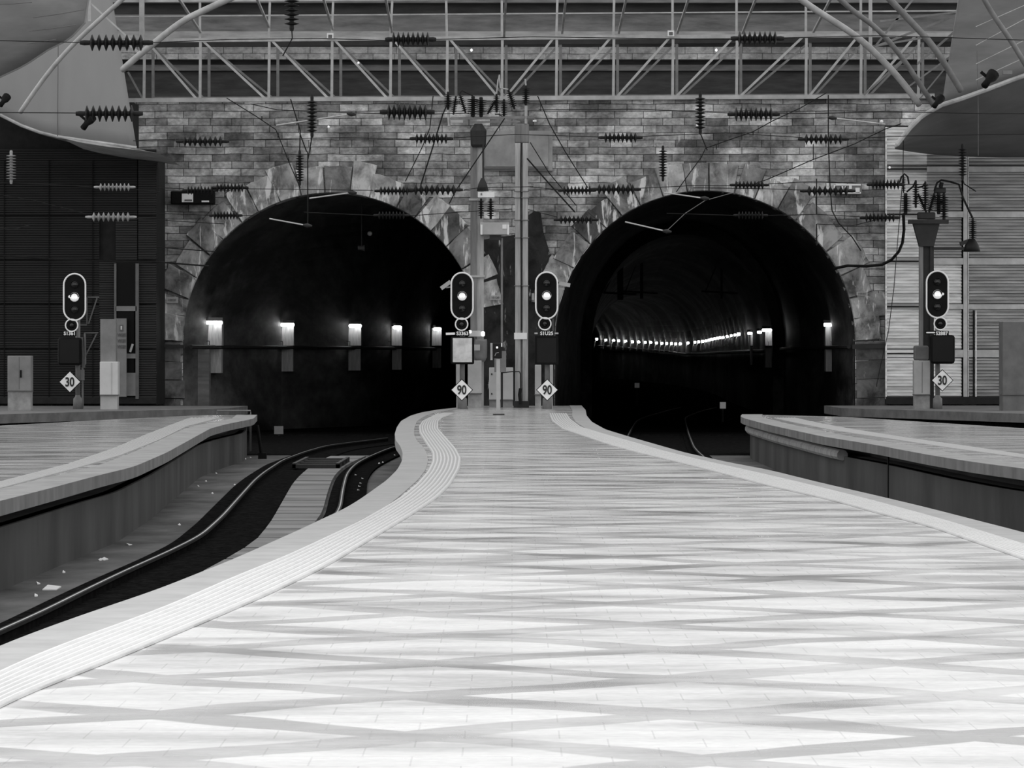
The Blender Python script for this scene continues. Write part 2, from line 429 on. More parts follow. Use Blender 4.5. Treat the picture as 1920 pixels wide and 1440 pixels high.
# bulging cable duct under the right coping
zz_ = zr[(zr > 84) & (zr < 116)]
MB().tube([(float(np.interp(z, zr, re_))+.22, z, -.33) for z in zz_], .11, 10).build('duct', 'conc', rp)
for z in (77.5,):
    x = float(np.interp(z, zr, re_)); MB().box(x+.235, x+.26, z-.05, z+.05, BED, -.15).build('joint', 'black', rp)
RSi = curve([(1472,780),(1540,795),(1600,806),(1700,822),(1815,838),(1915,853)])
RSo = curve([(1440,782),(1490,793),(1565,808),(1665,823),(1790,842),(1915,859)])
zq = np.linspace(40, 112, 160)
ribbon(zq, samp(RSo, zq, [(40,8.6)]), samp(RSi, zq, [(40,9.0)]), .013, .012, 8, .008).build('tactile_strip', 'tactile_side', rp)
# far kerb platforms at the foot of the wall
kb = thing('platform', (-12, 138, 0), 'low rear platform kerb at left below the dark cladding', 'platform', kind='structure')
kp = [(-22, 108), (-14.4, 119.6), (-12, 126.7), (-9.8, 131), (-8.9, 134), (-8.7, 140.5), (-22, 140.5)]
def slab(pts, z0, z1):
    n = len(pts); vs = [(x, y, z1) for x, y in pts]+[(x, y, z0) for x, y in pts]
    fs = [tuple(range(n)), tuple(range(2*n-1, n-1, -1))]+[(i, i+n, (i+1)%n+n, (i+1)%n) for i in range(n)]
    mb = MB(); mb.add(vs, fs); return mb
slab(kp, -.26, 0).build('kerb_slab', 'kerb', kb)
slab([(x-.25, y+.3) for x, y in kp], BED, -.26).build('retaining_wall', 'bed_dark', kb)
kb2 = thing('platform', (13, 138, 0), 'low rear platform kerb at right below the ribbed metal cladding', 'platform', kind='structure')
kp2 = [(10.35, 141.5), (10.4, 134.5), (14.6, 121), (22, 108), (22, 141.5)]
slab(kp2, -.26, 0).build('kerb_slab', 'kerb', kb2)
slab([(x+.25, y+.3) for x, y in kp2], BED, -.26).build('retaining_wall', 'bed_dark', kb2)

# ------------------------------------------------------------------ track bed and tracks
tag(MB().box(-26, 26, 2, ZW+1, BED-.3, BED).build('floor', 'bed'), 'grey concrete track bed between the platforms', 'track bed', kind='structure')
tag(MB().box(-26, 26, 117, ZW-.1, BED, BED+.025).build('ballast', 'bed_dark'), 'black sooty ballast in front of the tunnel mouths', 'ballast', kind='stuff')
tag(MB().box(-14, 30, ZW+1, 760, BED-.3, BED+.04).build('floor', 'bed_dark'), 'black ballast floor inside the tunnels', 'tunnel floor', kind='structure')
HR = CAMH+.92
RLl = curve([(0,1180),(67,1152),(150,1110),(233,1070),(317,1033),(377,1003),(417,967),(450,930),(477,900),(495,885),(530,862),(570,847),(612,835),(657,829),(700,824)], HR)
RLr = curve([(637,960),(642,920),(650,887),(665,870),(682,860),(712,847),(737,837)], HR)
RRl = curve([(1176,819),(1186,800),(1195,787),(1210,781),(1235,774)], HR)
RRr = curve([(1285,789),(1292,815),(1302,840),(1317,854)], HR)
def rail(zs, xs, parent, strip=.32):
    head = MB(); web = MB(); n = len(zs)
    for mb, prof in ((head, [(-.036,-.035),(-.036,0),(.036,0),(.036,-.035)]), (web, [(-.07,-.17),(-.07,-.15),(-.012,-.13),(-.012,-.035),(.012,-.035),(.012,-.13),(.07,-.15),(.07,-.17)])):
        m = len(prof); vs = [(xs[i]+a, zs[i], -.92+b) for i in range(n) for a, b in prof]; fs = []
        for i in range(n-1):
            for k in range(m): fs.append((i*m+k, i*m+(k+1)%m, (i+1)*m+(k+1)%m, (i+1)*m+k))
        mb.add(vs, fs)
    ro = head.build('rail', 'rail', parent, origin=(xs[0], zs[0], -.92)); web.build('rail_web', 'rail_web', ro)
    ribbon(zs, np.array(xs)-.011, np.array(xs)+.011, -.918, .002).build('running_surface', 'rail_shine', ro)
    ribbon(zs, np.array(xs)-strip*.55, np.array(xs)+strip, BED+.05, .04).build('greasy_strip', 'grease', parent)
z4 = np.linspace(15, 134, 240)
xl = smooth(samp(RLl, z4, [(15,-5.1),(30,-4.9),(134,-3.9)]))
xr = np.where(z4 > 68, samp(RLr, z4, [(128,-2.9),(134,-2.2)]), xl+1.75)
xr = smooth(xr, 5, 3)
tk = thing('railway_track', (-4, 80, BED), 'curving railway track in the trench between left and central platforms', 'railway track')
rail(z4, xl, tk, .75); rail(z4, xr, tk, .45)
sl = MB(); 
zz = 20.0
while zz < 112:
    L = 3.2; a, b = zz, zz+L-.25
    k0, k1 = [float(np.interp(q, z4, xl))+.78 for q in (a, b)]; e0, e1 = [float(np.interp(q, z4, xr))-.30 for q in (a, b)]
    sl.add([(k0,a,BED+.09),(e0,a,BED+.09),(e1,b,BED+.09),(k1,b,BED+.09),(k0,a,BED),(e0,a,BED),(e1,b,BED),(k1,b,BED)],
           [(0,1,2,3),(4,5,1,0),(5,6,2,1),(7,3,2,6),(4,0,3,7)]); zz += L
sl.build('track_slab', 'slab', tk)
z5 = np.linspace(95, 215, 160)
xa = smooth(samp(RRl, z5, [(95,2.9),(118,3.2),(175,5.3),(207.8,7.8),(215,8.5)]), 5, 2)
xb = smooth(samp(RRr, z5, [(95,4.65),(180,7.3),(201,8.9),(215,10.3)]), 5, 2)
tk2 = thing('railway_track', (5, 150, BED), 'railway track curving into the right tunnel with glinting rail heads', 'railway track')
rail(z5, xa, tk2); rail(z5, xb, tk2)
# check rail frame / grating between the rails near the left tunnel
gr = thing('drain_grating', P(640, 862, 100)*1.0, 'dark metal grating frame lying between the rails near the left tunnel', 'grating')
c = Vector((-4.6, 103, BED+.09)); gr.location = c; WL[gr.name] = c
for k in range(4): MB().box(c.x-.55, c.x+.55, c.y-3+k*2, c.y-2.6+k*2, c.z, c.z+.09).build('bar', 'steel_dark', gr)
for sx_ in (-.55, .47): MB().box(c.x+sx_, c.x+sx_+.08, c.y-3, c.y+3.4, c.z, c.z+.12).build('side_bar', 'steel_dark', gr)
# little buffer post at the tip of the left platform
bp = thing('marker_post', (-6.62, 113, BED), 'thin black post standing on the track bed at the left platform tip', 'post')
MB().tube([(-6.62,113,BED),(-6.74,113,-.2)], .045).build('post', 'black', bp)
MB().box(-6.72,-6.5,112.9,113.1,BED,BED+.16).build('foot', 'black', bp)
# paper litter
spots = [(98,1104),(195,1050),(242,1022),(188,1051),(72,1095),(120,1074),(336,985),(372,912),(386,903),(406,888),(398,926),(440,910),(68,1118),(667,896),(711,874),(718,872),(680,903),(676,912),(674,918),(740,858),(672,925),(460,861),(470,858)]
wd = [.22,.13,.1,.07,.06,.05]+[.06]*30
for i, (x, y) in enumerate(spots):
    h = CAMH-BED; Z = F*h/(y-670); X = (x-960)*h/(y-670); w = wd[i]*(.7 if i else .9); mb = MB()
    a = R()*3; zb = BED+(.06 if x > 600 else .0)
    pts = [(X+w*math.cos(a+t)*.6, Z+w*2.2*math.sin(a+t), zb+.012+.02*(t % 2 > 1)) for t in (0, 1.4, 3.0, 4.5)]
    mb.add(pts+[(p[0], p[1], zb) for p in pts], [(0,1,2,3),(7,6,5,4),(0,4,5,1),(1,5,6,2),(2,6,7,3),(3,7,4,0)])
    o = mb.build('paper_scrap', 'litter')
    tag(o, 'largest crumpled white paper scrap lying on the track bed at lower left' if i == 0 else 'small pale paper scrap lying on the track bed beside the rails', 'litter', None if i == 0 else 'paper scraps on the track bed')

# ------------------------------------------------------------------ portal wall
S = ZW/F
ARC = [dict(cx=(622-960)*S, r=279*S, zs=CAMH+(670-641)*S, px=622), dict(cx=(1322-960)*S, r=281.5*S, zs=CAMH+(670-640)*S, px=1322)]
def arch_z(x):
    for a in ARC:
        d = abs(x-a['cx'])
        if d < a['r']: return a['zs']+math.sqrt(max(0, a['r']**2-d*d))
    return None
ZTOP = CAMH+(670-186)*S
xs = [-24]
for a in ARC:
    xs += [a['cx']-a['r']*math.cos(math.pi*k/60) for k in range(61)]
xs += [24]; xs = sorted(xs)
wall = MB()
for x0, x1 in zip(xs[:-1], xs[1:]):
    xm = (x0+x1)/2
    if arch_z(xm) is None:
        z0 = z1 = BED
    else:
        z0 = arch_z(x0) or ARC[0]['zs']; z1 = arch_z(x1) or ARC[0]['zs']
        for a in ARC:
            if abs(xm-a['cx']) < a['r']:
                z0 = a['zs']+math.sqrt(max(0, a['r']**2-(x0-a['cx'])**2)); z1 = a['zs']+math.sqrt(max(0, a['r']**2-(x1-a['cx'])**2))
    wall.add([(x0,ZW,z0),(x1,ZW,z1),(x1,ZW,ZTOP),(x0,ZW,ZTOP),(x0,ZW+.9,z0),(x1,ZW+.9,z1),(x1,ZW+.9,ZTOP),(x0,ZW+.9,ZTOP)],
             [(0,1,2,3),(5,4,7,6),(4,5,1,0)])
tag(wall.build('wall_back', 'ashlar', origin=(0, ZW, 0)), 'weathered coursed stone wall pierced by the two tunnel arches', 'wall', kind='structure')
# upper cornice bands, modelled as steps
def band(y0, y1, front, m, n, label):
    a = P(0, y1, ZW).z; b = P(0, y0, ZW).z
    tag(MB().box(-24, 24, ZW-front, ZW+1.5, a, b).build(n, m, origin=(0, ZW, a)), label, 'stone moulding', kind='structure')
band(122, 186, -.0, 'grimy', 'trim_1', 'sooty recessed stone frieze darkened for overhang shade above the tunnel wall')
band(176, 186, .16, 'grimy', 'trim_2', 'thin dark stone string course under the frieze')
band(113, 122, .05, 'grimy', 'trim_3', 'dark groove under the pale fascia blocks')
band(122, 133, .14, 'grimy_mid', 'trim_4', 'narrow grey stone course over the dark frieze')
band(90, 113, .5, 'pale_band', 'trim_5', 'pale fascia course of long stone blocks behind the roof truss')
band(78, 90, .38, 'grimy', 'trim_6', 'dark groove above the pale fascia course')
band(62, 78, .8, 'ledge', 'trim_7', 'pale projecting stone ledge behind the truss top chord')
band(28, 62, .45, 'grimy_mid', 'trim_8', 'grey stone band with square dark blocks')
band(9, 28, .5, 'grimy', 'trim_9', 'dark stone band near the top of the wall')
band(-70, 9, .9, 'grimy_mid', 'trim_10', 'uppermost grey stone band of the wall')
# voussoirs
def vous(a, t0, t1, n, ro, name, m, label, seed, darks=()):
    rnd = random.Random(seed); mb = MB(); sp = (t1-t0)/n; cur = t0
    outer = [ro[0]+(ro[1]-ro[0])*rnd.random() for _ in range(n)]
    edges = [t0+sp*k+(rnd.random()-.5)*sp*.3*(0 < k < n) for k in range(n+1)]
    for k in range(n):
        a0, a1 = edges[k]+.002, edges[k+1]-.002; r0 = a['r']+.0; r1 = a['r']+outer[k]*S
        pts = []
        q = 5
        tw = (rnd.random()-.5)*.05
        for j in range(q+1):
            t = a0+(a1-a0)*j/q; pts.append((a['cx']+r0*math.cos(t), a['zs']+r0*math.sin(t)))
        for j in range(q+1):
            t = a1+tw-(a1-a0+tw*.5)*j/q; rr_ = r1*(1+(rnd.random()-.5)*.008); pts.append((a['cx']+rr_*math.cos(t), a['zs']+rr_*math.sin(t)))
        f = ZW-.12-.14*rnd.random(); tone = .6+.75*rnd.random()
        if k in darks: tone = .28
        # bevelled front
        cxp = sum(p[0] for p in pts)/len(pts); czp = sum(p[1] for p in pts)/len(pts)
        inner = [(p[0]*.955+cxp*.045, p[1]*.955+czp*.045) for p in pts]; N = len(pts)
        vs = [(p[0], ZW+.2, p[1]) for p in pts]+[(p[0], f+.08, p[1]) for p in pts]+[(p[0], f, p[1]) for p in inner]
        fs = [tuple(range(3*N-1, 2*N-1, -1))]
        for i in range(N):
            j = (i+1) % N
            fs.append((i, j, N+j, N+i)); fs.append((N+i, N+j, 2*N+j, 2*N+i))
        mb.add(vs, fs, tone)
    return tag(mb.build(name, m, origin=(a['cx'], ZW, a['zs'])), label, 'stone arch', kind='structure')
vous(ARC[0], .22, math.pi, 19, (46, 66), 'trim_11', 'vous', 'rugged streaked stone arch blocks round the left tunnel mouth', 3, (3,))
vous(ARC[1], .0, math.pi-.22, 19, (42, 68), 'trim_12', 'vous', 'rugged streaked stone arch blocks round the right tunnel mouth', 8, (14, 15))
# jambs below the springing
def jamb(x0, x1, y0, n, m, name, label, seed):
    rnd = random.Random(seed); mb = MB(); zt = P(0, y0, ZW).z; step = (zt-BED)/n
    for k in range(n):
        z1 = zt-k*step; z0 = z1-step
        a, b = P(x0+rnd.random()*3, 0, ZW).x, P(x1-rnd.random()*10, 0, ZW).x; s = (rnd.random()-.5)*.12
        mb.prism([(a, z0+.02), (b, z0+.02+s), (b, z1-.02+s), (a, z1-.02)], ZW-.1-.1*rnd.random(), ZW+.3, .6+.5*rnd.random())
    tag(mb.build(name, m), label, 'stone jamb', kind='structure')
jamb(1604, 1668, 641, 5, 'jamb', 'trim_13', 'grey stone jamb right of the right tunnel', 1)
jamb(284, 348, 641, 5, 'jamb', 'trim_14', 'stained stone jamb left of the left tunnel', 2)
# sooty pier between arches
pr = MB()
a = P(0, 0, ZW)
N = 12
pts = [(ARC[0]['cx']+(ARC[0]['r']+.02)*math.cos(k/N*.5), ARC[0]['zs']+(ARC[0]['r']+.02)*math.sin(k/N*.5)) for k in range(N+1)]
q = [(ARC[1]['cx']-(ARC[1]['r']+.02)*math.cos(k/N*.5), ARC[1]['zs']+(ARC[1]['r']+.02)*math.sin(k/N*.5)) for k in range(N+1)]
mid = [(P(x, y, ZW).x, P(x, y, ZW).z) for x, y in ((884,470),(893,452),(925,446),(962,441),(985,432),(990,404),(1002,396),(1014,400),(1019,436),(1034,484))]
poly = [(pts[0][0], BED)]+pts+mid+q[::-1]+[(q[0][0], BED)]
pr.prism(poly[::-1], ZW-.08, ZW+.1)
tag(pr.build('wall_pier', 'pier', origin=(0, ZW, 0)), 'soot blackened stone pier with white lime streaks between the two tunnels', 'wall pier', kind='structure')

# ------------------------------------------------------------------ tunnel bores
def bore(secs, name, label, nseg=26):
    """secs: (Z, Xl, Xr, zspring, zcrown, dz)"""
    out = []
    for (Z, l, r, zs_, zc, dz) in secs:
        ring = [(l, Z, BED-.2)]; cx, rx = (l+r)/2, (r-l)/2
        for k in range(nseg+1):
            t = math.pi*(1-k/nseg); ring.append((cx+rx*math.cos(t), Z, zs_+dz+(zc-zs_)*math.sin(t)))
        ring.append((r, Z, BED-.2)); out.append(ring)
    mb = MB(); vs = [v for r_ in out for v in r_]; n = len(out[0]); fs = []
    for i in range(len(out)-1):
        for k in range(n-1): fs.append((i*n+k, i*n+k+1, (i+1)*n+k+1, (i+1)*n+k))
    e = (len(out)-1)*n; fs.append(tuple(range(e, e+n)))
    mb.add(vs, fs)
    return tag(mb.build(name, 'bore', smooth=False, origin=(0, secs[0][0], 0)), label, 'tunnel', kind='structure')
def dens(key, step):
    ks = [k[0] for k in key]; out = []
    for z0, z1 in zip(key[:-1], key[1:]):
        n = max(1, int((z1[0]-z0[0])/step))
        for i in range(n):
            t = i/n; out.append(tuple(u+(v-u)*t for u, v in zip(z0, z1)))
    out.append(key[-1]); return out
a0, a1 = ARC
sp, cr = a1['zs'], a1['zs']+a1['r']
RK = [(ZW+.1, a1['cx']-a1['r'], a1['cx']+a1['r'], sp, cr, 0), (157, 1.75, 11.75, sp, cr, 0), (170, 2.4, 11.5, sp, cr, 0), (187, 3.05, 11.9, sp, cr+.3, 0),
      (187.2, 3.5, 11.45, sp, 7.0, 0), (200, 3.65, 12.3, sp, 7.0, 0), (220, 3.9, 12.2, sp, 7.0, 0), (252, 4.5, 12.95, sp, 7.0, 0), (302, 5.5, 14.45, sp, 7.0, 0),
      (345, 6.3, 15.3, sp, 7.0, 0), (378, 6.9, 15.45, sp, 7.0, 0), (414, 7.0, 15.5, sp, 7.0, .25), (450, 6.5, 15.1, sp, 7.0, .45), (488, 5.9, 14.3, sp, 7.0, .7), (526, 4.7, 13.0, sp, 7.0, 1.0), (560, 3.4, 11.65, sp, 7.0, 1.2), (640, -.2, 8.0, sp, 7.0, 1.7), (740, -4, 4.2, sp, 7, 2.3)]
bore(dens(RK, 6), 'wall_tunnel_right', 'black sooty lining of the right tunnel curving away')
LK = [(ZW+.1, a0['cx']-a0['r'], a0['cx']+a0['r'], sp, cr, 0), (148.2, -10.6, -.95, sp, cr, 0), (152, -9.75, -.9, sp, cr, 0), (157.3, -8.5, -.8, sp, cr+.1, 0), (163.2, -6.3, -.6, sp, cr+.2, 0),
      (168.3, -4.8, -.45, sp, cr, 0), (181.2, -3.5, .2, sp, cr, 0), (200, -1.6, 1.0, sp, 7, 0), (230, .2, 1.9, sp, 6.5, 0)]
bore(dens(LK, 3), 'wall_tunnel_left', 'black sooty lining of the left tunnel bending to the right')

# lamps inside the tunnels with the pale strips they light
def near_lamp(px, py, Z, w, label, ang=0, hgt=.62, low=.95, bracket=True, pil=True, pilw=1.0, pilx=0.0):
    c = P(px, py, Z); t = thing('tunnel_lamp', (c.x, Z, c.z), label, 'lamp', 'lamps on the near tunnel walls')
    dx, dy = math.cos(ang)*w/2, math.sin(ang)*w/2
    MB().tube([(c.x-dx, Z-dy, c.z), (c.x+dx, Z+dy, c.z)], .06, 10).build('lamp_tube', 'tube', t, smooth=True)
    MB().bar((c.x-dx, Z-dy+.02, c.z+.13), (c.x+dx, Z+dy+.02, c.z+.13), .10, .16).build('housing', 'steel_dim', t)
    MB().bar((c.x, Z+.02, c.z+.13), (c.x-.05, Z+.5, c.z+.13), .06).build('arm', 'steel_dim', t)
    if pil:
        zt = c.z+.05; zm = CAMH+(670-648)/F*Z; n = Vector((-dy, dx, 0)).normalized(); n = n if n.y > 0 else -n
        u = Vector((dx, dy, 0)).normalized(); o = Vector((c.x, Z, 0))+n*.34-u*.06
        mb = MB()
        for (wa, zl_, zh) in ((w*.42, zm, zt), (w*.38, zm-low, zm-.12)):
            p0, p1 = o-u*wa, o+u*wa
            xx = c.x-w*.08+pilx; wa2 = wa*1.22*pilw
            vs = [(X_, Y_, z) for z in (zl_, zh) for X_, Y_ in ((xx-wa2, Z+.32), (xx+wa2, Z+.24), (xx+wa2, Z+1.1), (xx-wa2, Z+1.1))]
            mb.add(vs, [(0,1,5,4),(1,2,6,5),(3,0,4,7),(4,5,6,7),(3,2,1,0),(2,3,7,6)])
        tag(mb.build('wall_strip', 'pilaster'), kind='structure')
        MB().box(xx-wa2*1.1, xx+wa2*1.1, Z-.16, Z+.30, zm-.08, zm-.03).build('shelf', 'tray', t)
        if bracket: MB().tube([tuple(o-n*.05-u*w*.4+Vector((0,0,zm+.16))), tuple(o-n*.05+u*w*.0+Vector((0,0,zm+.16))), tuple(o-n*.05+u*w*.0+Vector((0,0,zm)))], .014, 5).build('bracket', 'black', t)
near_lamp(402, 605, 148.0, .56, 'lit tube lamp at far left just inside the left tunnel mouth', .5)
near_lamp(539, 609, 157.0, .50, 'second lit tube lamp from left inside the left tunnel', .5)
near_lamp(666, 611, 163.0, .50, 'middle lit tube lamp inside the left tunnel', .6)
near_lamp(745, 614, 168.0, .40, 'fourth lit tube lamp from left inside the left tunnel', .85)
near_lamp(820, 617, 181.0, .40, 'rightmost lit tube lamp inside the left tunnel, nearest the double signal', .9)
near_lamp(1555, 609, 156.5, .40, 'large lit lamp nearest the right jamb inside the right tunnel', -.5, pilx=.12)
near_lamp(1438, 619, 184.0, .40, 'lit lamp inside the right tunnel at the narrowing, left of the largest lamp', -.5, pilw=.7, pilx=.12)
near_lamp(1424, 623, 200.0, .22, 'small round lit lamp just beyond the narrowing of the right tunnel', -1.0, pil=False)
near_lamp(1406, 625, 210.0, .22, 'small lit lamp over a pale strip deeper in the right tunnel', -.8, pilw=.45, pilx=.12)
far = [(1385,626.7,220),(1378,628,226),(1371,629.3,233),(1363.5,631,242),(1356,632.5,252),(1350,633,262),(1345.5,634,272),(1339.5,635.3,282),(1334.5,636.3,292),(1329.5,637.5,302),(1324,639,312),(1317.5,640,322),(1310,641,333),(1303,641.7,345),
       (1290,643,360),(1275.5,644.5,378),(1267,644.6,390),(1259,644.2,402),(1250,643.9,414),(1241,643.8,426),(1231,643,438),(1220,642,450),(1210,641.8,462),(1197.5,641.3,475),(1186,640.8,488),(1173,639.6,500),(1160,638.8,514),(1150.5,638.3,526),(1136,637.5,542),(1119,635.8,560)]
rz = [k[0] for k in RK]; rx = [k[2] for k in RK]; rdz = [k[5] for k in RK]
proto = None
for i, (px, py, Z) in enumerate(far):
    c = P(px, py, Z); k = Z/8000
    if proto is None:
        t = thing('tunnel_lamp', c, 'tiny lit lamp in the receding row along the right tunnel wall', 'lamp', 'far lamps along the right tunnel')
        mb = MB(); s = 1.0
        mb.lathe((c.x-.085, c.y, c.z), (c.x+.085, c.y, c.z), [(0,.04),(.2,.075),(.8,.075),(1,.04)], 8); mb.build('bulb', 'fartube', t, smooth=True)
        MB().tube([(c.x-.02, c.y+.1, c.z-.02), (c.x-.14, c.y+.1, c.z-.25), (c.x-.2, c.y+.1, c.z-.62)], [.03,.025,.02], 5).build('arm', 'mid', t)
        MB().box(c.x-.25, c.x+.08, c.y, c.y+.2, c.z-.70, c.z-.68).build('bracket', 'mid', t)
        proto = t
    else:
        t = proto.copy(); C.objects.link(t); t.location = c; s = Z/300; s = max(.75, min(1.9, s)); t.scale = (s, s, s)
        for ch in list(proto.children):
            d = ch.copy(); C.objects.link(d); d.parent = t
# cable trays along the bores and over the jambs
mb = MB(); zt = lambda Z: CAMH+(670-650)/F*ZW
pts = [(float(np.interp(Z, [k[0] for k in LK], [k[1] for k in LK]))+.22, Z-.15, CAMH+.36) for Z in np.linspace(ZW+.3, 200, 40)]
mb.tube(pts, .07, 6); tag(mb.build('cable_tray', 'tray'), 'dark cable tray running under the lamps of the left tunnel', 'cable tray')
mb = MB(); pts = [(float(np.interp(Z, rz, rx))-.2, Z, CAMH+.36+float(np.interp(Z, rz, rdz))) for Z in np.linspace(ZW+.3, 186, 30)]
mb.tube(pts, .07, 6); tag(mb.build('cable_tray', 'tray'), 'dark cable tray along the wall just inside the right tunnel', 'cable tray')
mb = MB(); pts = [(float(np.interp(Z, rz, rx))-.2, Z, CAMH+.30+float(np.interp(Z, rz, rdz))) for Z in np.linspace(189, 640, 90)]
mb.tube(pts, .09, 6); tag(mb.build('cable_tray', 'tray'), 'thin dark cable tray below the far row of tunnel lamps', 'cable tray')
mb = MB(); mb.bar(P(1598, 650, ZW-.35), P(1662, 648, ZW-.35), .16, .2); tag(mb.build('cable_tray', 'tray'), 'black cable tray crossing the stone jamb right of the right tunnel', 'cable tray')
mb = MB(); mb.bar(P(292, 648, ZW-.35), P(346, 650, ZW-.35), .12, .2); tag(mb.build('cable_tray', 'tray'), 'black cable tray crossing the stained jamb left of the left tunnel', 'cable tray')
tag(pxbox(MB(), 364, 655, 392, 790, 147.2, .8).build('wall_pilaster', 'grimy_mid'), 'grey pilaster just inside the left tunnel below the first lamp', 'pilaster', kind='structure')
# small boards and drop posts in the tunnels
def board(name, x0, y0, x1, y1, Z, d, m, label, cat):
    return tag(pxbox(MB(), x0, y0, x1, y1, Z, d).build(name, m), label, cat)
def stood(name, x0, y0, x1, y1, Z, m, label, cat):
    t = thing(name, (P((x0+x1)/2, y1, Z).x, Z, BED+.04), label, cat)
    pxbox(MB(), x0, y0, x1, y1, Z, .1).build('panel', m, t); x = P((x0+x1)/2, 0, Z).x
    MB().box(x-.04, x+.04, Z+.1, Z+.2, BED+.04, P(0, y1, Z).z+.1).build('post', 'steel_dark', t)
M['marker'] = mat('marker_board', .5, .6, var=.1)
M['glow_marker'] = emit('glowing_marker', .35, .35); M['glow_dim'] = emit('glowing_marker_dim', .10, .3)  # marker boards glow slightly in place of light falling on them
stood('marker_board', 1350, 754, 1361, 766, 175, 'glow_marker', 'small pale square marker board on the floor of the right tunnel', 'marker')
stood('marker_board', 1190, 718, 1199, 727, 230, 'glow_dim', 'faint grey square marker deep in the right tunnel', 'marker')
stood('marker_board', 514, 799, 531, 814, 144, 'cab_grey', 'grey square marker board at the foot of the left tunnel', 'marker')
for px, y0, y1, Z, w, lab in ((1163, 470, 562, 205, .28, 'thick dark hanging overhead line support at left inside the right tunnel'), (1203, 450, 560, 235, .16, 'thin dark hanging support beside the thick one in the right tunnel'), (1353, 455, 560, 215, .12, 'slim pale edged hanging support right of centre in the right tunnel')):
    t = thing('drop_post', P(px, y1, Z), lab, 'overhead line support'); a, b = P(px, y0-30, Z), P(px, y1, Z)
    MB().bar(a, b, w, w).build('post', 'steel_dark', t); MB().bar(P(px-38, y1-14, Z), P(px+30, y1-10, Z), .10).build('arm', 'steel_dark', t)
    MB().bar(P(px-30, y1-14, Z), P(px, y0+20, Z), .06).build('brace', 'steel_dark', t)
cctv = thing('tunnel_camera', P(678, 465, 152), 'small dark camera with pale cap hanging under the left tunnel vault', 'camera')
MB().lathe(P(671,465,152), P(684,465,152), [(0,.08),(.7,.09),(1,.12)], 10).build('body', 'cab_dim', cctv); MB().bar(P(678,462,152), P(678,368,152), .04).build('hanger', 'steel_dark', cctv)
o = MB(); o.lathe(P(689,438,150), P(698,438,150), [(0,.04),(.3,.08),(.7,.08),(1,.04)], 10); tag(o.build('insulator_knob', 'pilaster', smooth=True), 'small pale knob under the left tunnel vault', 'insulator')

# ------------------------------------------------------------------ side buildings with ribbed cladding
def ribs(x0, x1, y0, y1, Z, pitch, depth, m, name, parent):
    a, b = P(x0, y1, Z), P(x1, y0, Z); mb = MB(); n = max(1, int(round((y1-y0)/pitch))); st = (b.z-a.z)/n
    for k in range(n):
        z0 = a.z+k*st
        mb.prism([(a.x, z0), (b.x, z0), (b.x, z0+st), (a.x, z0+st)], Z+depth, Z+depth+.02)
        vs = [(a.x, Z+depth, z0+st*.05), (b.x, Z+depth, z0+st*.05), (b.x, Z, z0+st*.35), (a.x, Z, z0+st*.35), (b.x, Z, z0+st*.65), (a.x, Z, z0+st*.65), (b.x, Z+depth, z0+st*.8), (a.x, Z+depth, z0+st*.8)]
        mb.add(vs, [(0,1,2,3),(3,2,4,5),(5,4,6,7)])
    return mb.build(name, m, parent)
ZR = 145.0
rb = thing('wall_right', P(1800, 757, ZR), 'side building clad in horizontal ribbed metal to the right of the portal', 'cladding wall', kind='structure')
pxbox(MB(), 1660, 236, 2010, 757, ZR+.2, .45).build('core', 'clad_trim_dark', rb)
rows = [(238, 310), (322, 396), (407, 484), (496, 570), (580, 655), (671, 744)]
for i, (y0, y1) in enumerate(rows):
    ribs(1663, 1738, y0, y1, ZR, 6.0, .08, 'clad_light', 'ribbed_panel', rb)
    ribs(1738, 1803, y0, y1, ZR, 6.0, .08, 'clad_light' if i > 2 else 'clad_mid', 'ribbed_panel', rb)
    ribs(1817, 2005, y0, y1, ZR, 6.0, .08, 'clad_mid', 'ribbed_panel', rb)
for y, w in ((317, 10), (402, 11), (490, 12), (575, 9), (663, 14)):
    pxbox(MB(), 1738, y-w/2, 2005, y+w/2, ZR-.03, .1).build('horizontal_trim', 'clad_trim', rb)
    pxbox(MB(), 1661, y-w*.5, 1738, y+w*.5, ZR+.05, .1).build('horizontal_trim', 'clad_mid' if y < 650 else 'clad_light', rb); pxbox(MB(), 1661, y-1.5, 1738, y+1, ZR+.0, .1).build('joint_strip', 'clad_trim_dark', rb)
for x, w, m in ((1661.5, 3, 'clad_light'), (1811, 9, 'clad_trim'), (1815.5, 2.2, 'clad_light')):
    pxbox(MB(), x-w/2, 238 if x < 1700 else 290, x+w/2, 748, ZR-.05, .1).build('mullion', m, rb)
for x in (1826, 1830): pxbox(MB(), x-1.2, 582, x+1.2, 748, ZR-.08, .08).build('door_edge', 'clad_light' if x > 1828 else 'black', rb)
pxbox(MB(), 1661, 744, 2005, 758, ZR-.1, .4).build('plinth', 'clad_trim_dark', rb)
ZL = 141.5
lb = thing('wall_left', P(150, 757, ZL), 'dark slatted side building to the left of the portal', 'cladding wall', kind='structure')
pxbox(MB(), -80, 290, 293, 759, ZL+.2, 3.6).build('core', 'clad_trim_dark', lb)
M['clad_mid_dark'] = clad('slatted_return', .028, .1, .6)
pxbox(MB(), -80, 190, 248, 292, ZL+.4, 2.5).build('soffit_back', 'clad_trim_dark', lb)  # dark box filling in for the shaded canopy soffit
ye = [278, 405, 488, 571, 655, 748]
for y0, y1 in zip(ye[:-1], ye[1:]):
    ribs(-75, 257, y0+1.5, y1-1.5, ZL, 4.5, .05, 'clad_shade', 'slatted_panel', lb) if y1 < 488 else ribs(-75, 186, y0+1.5, y1-1.5, ZL, 4.5, .05, 'clad_shade', 'slatted_panel', lb)
    ribs(259, 293, y0+1.5, y1-1.5, ZL-.02, 4.5, .05, 'clad_mid_dark', 'slatted_panel', lb)
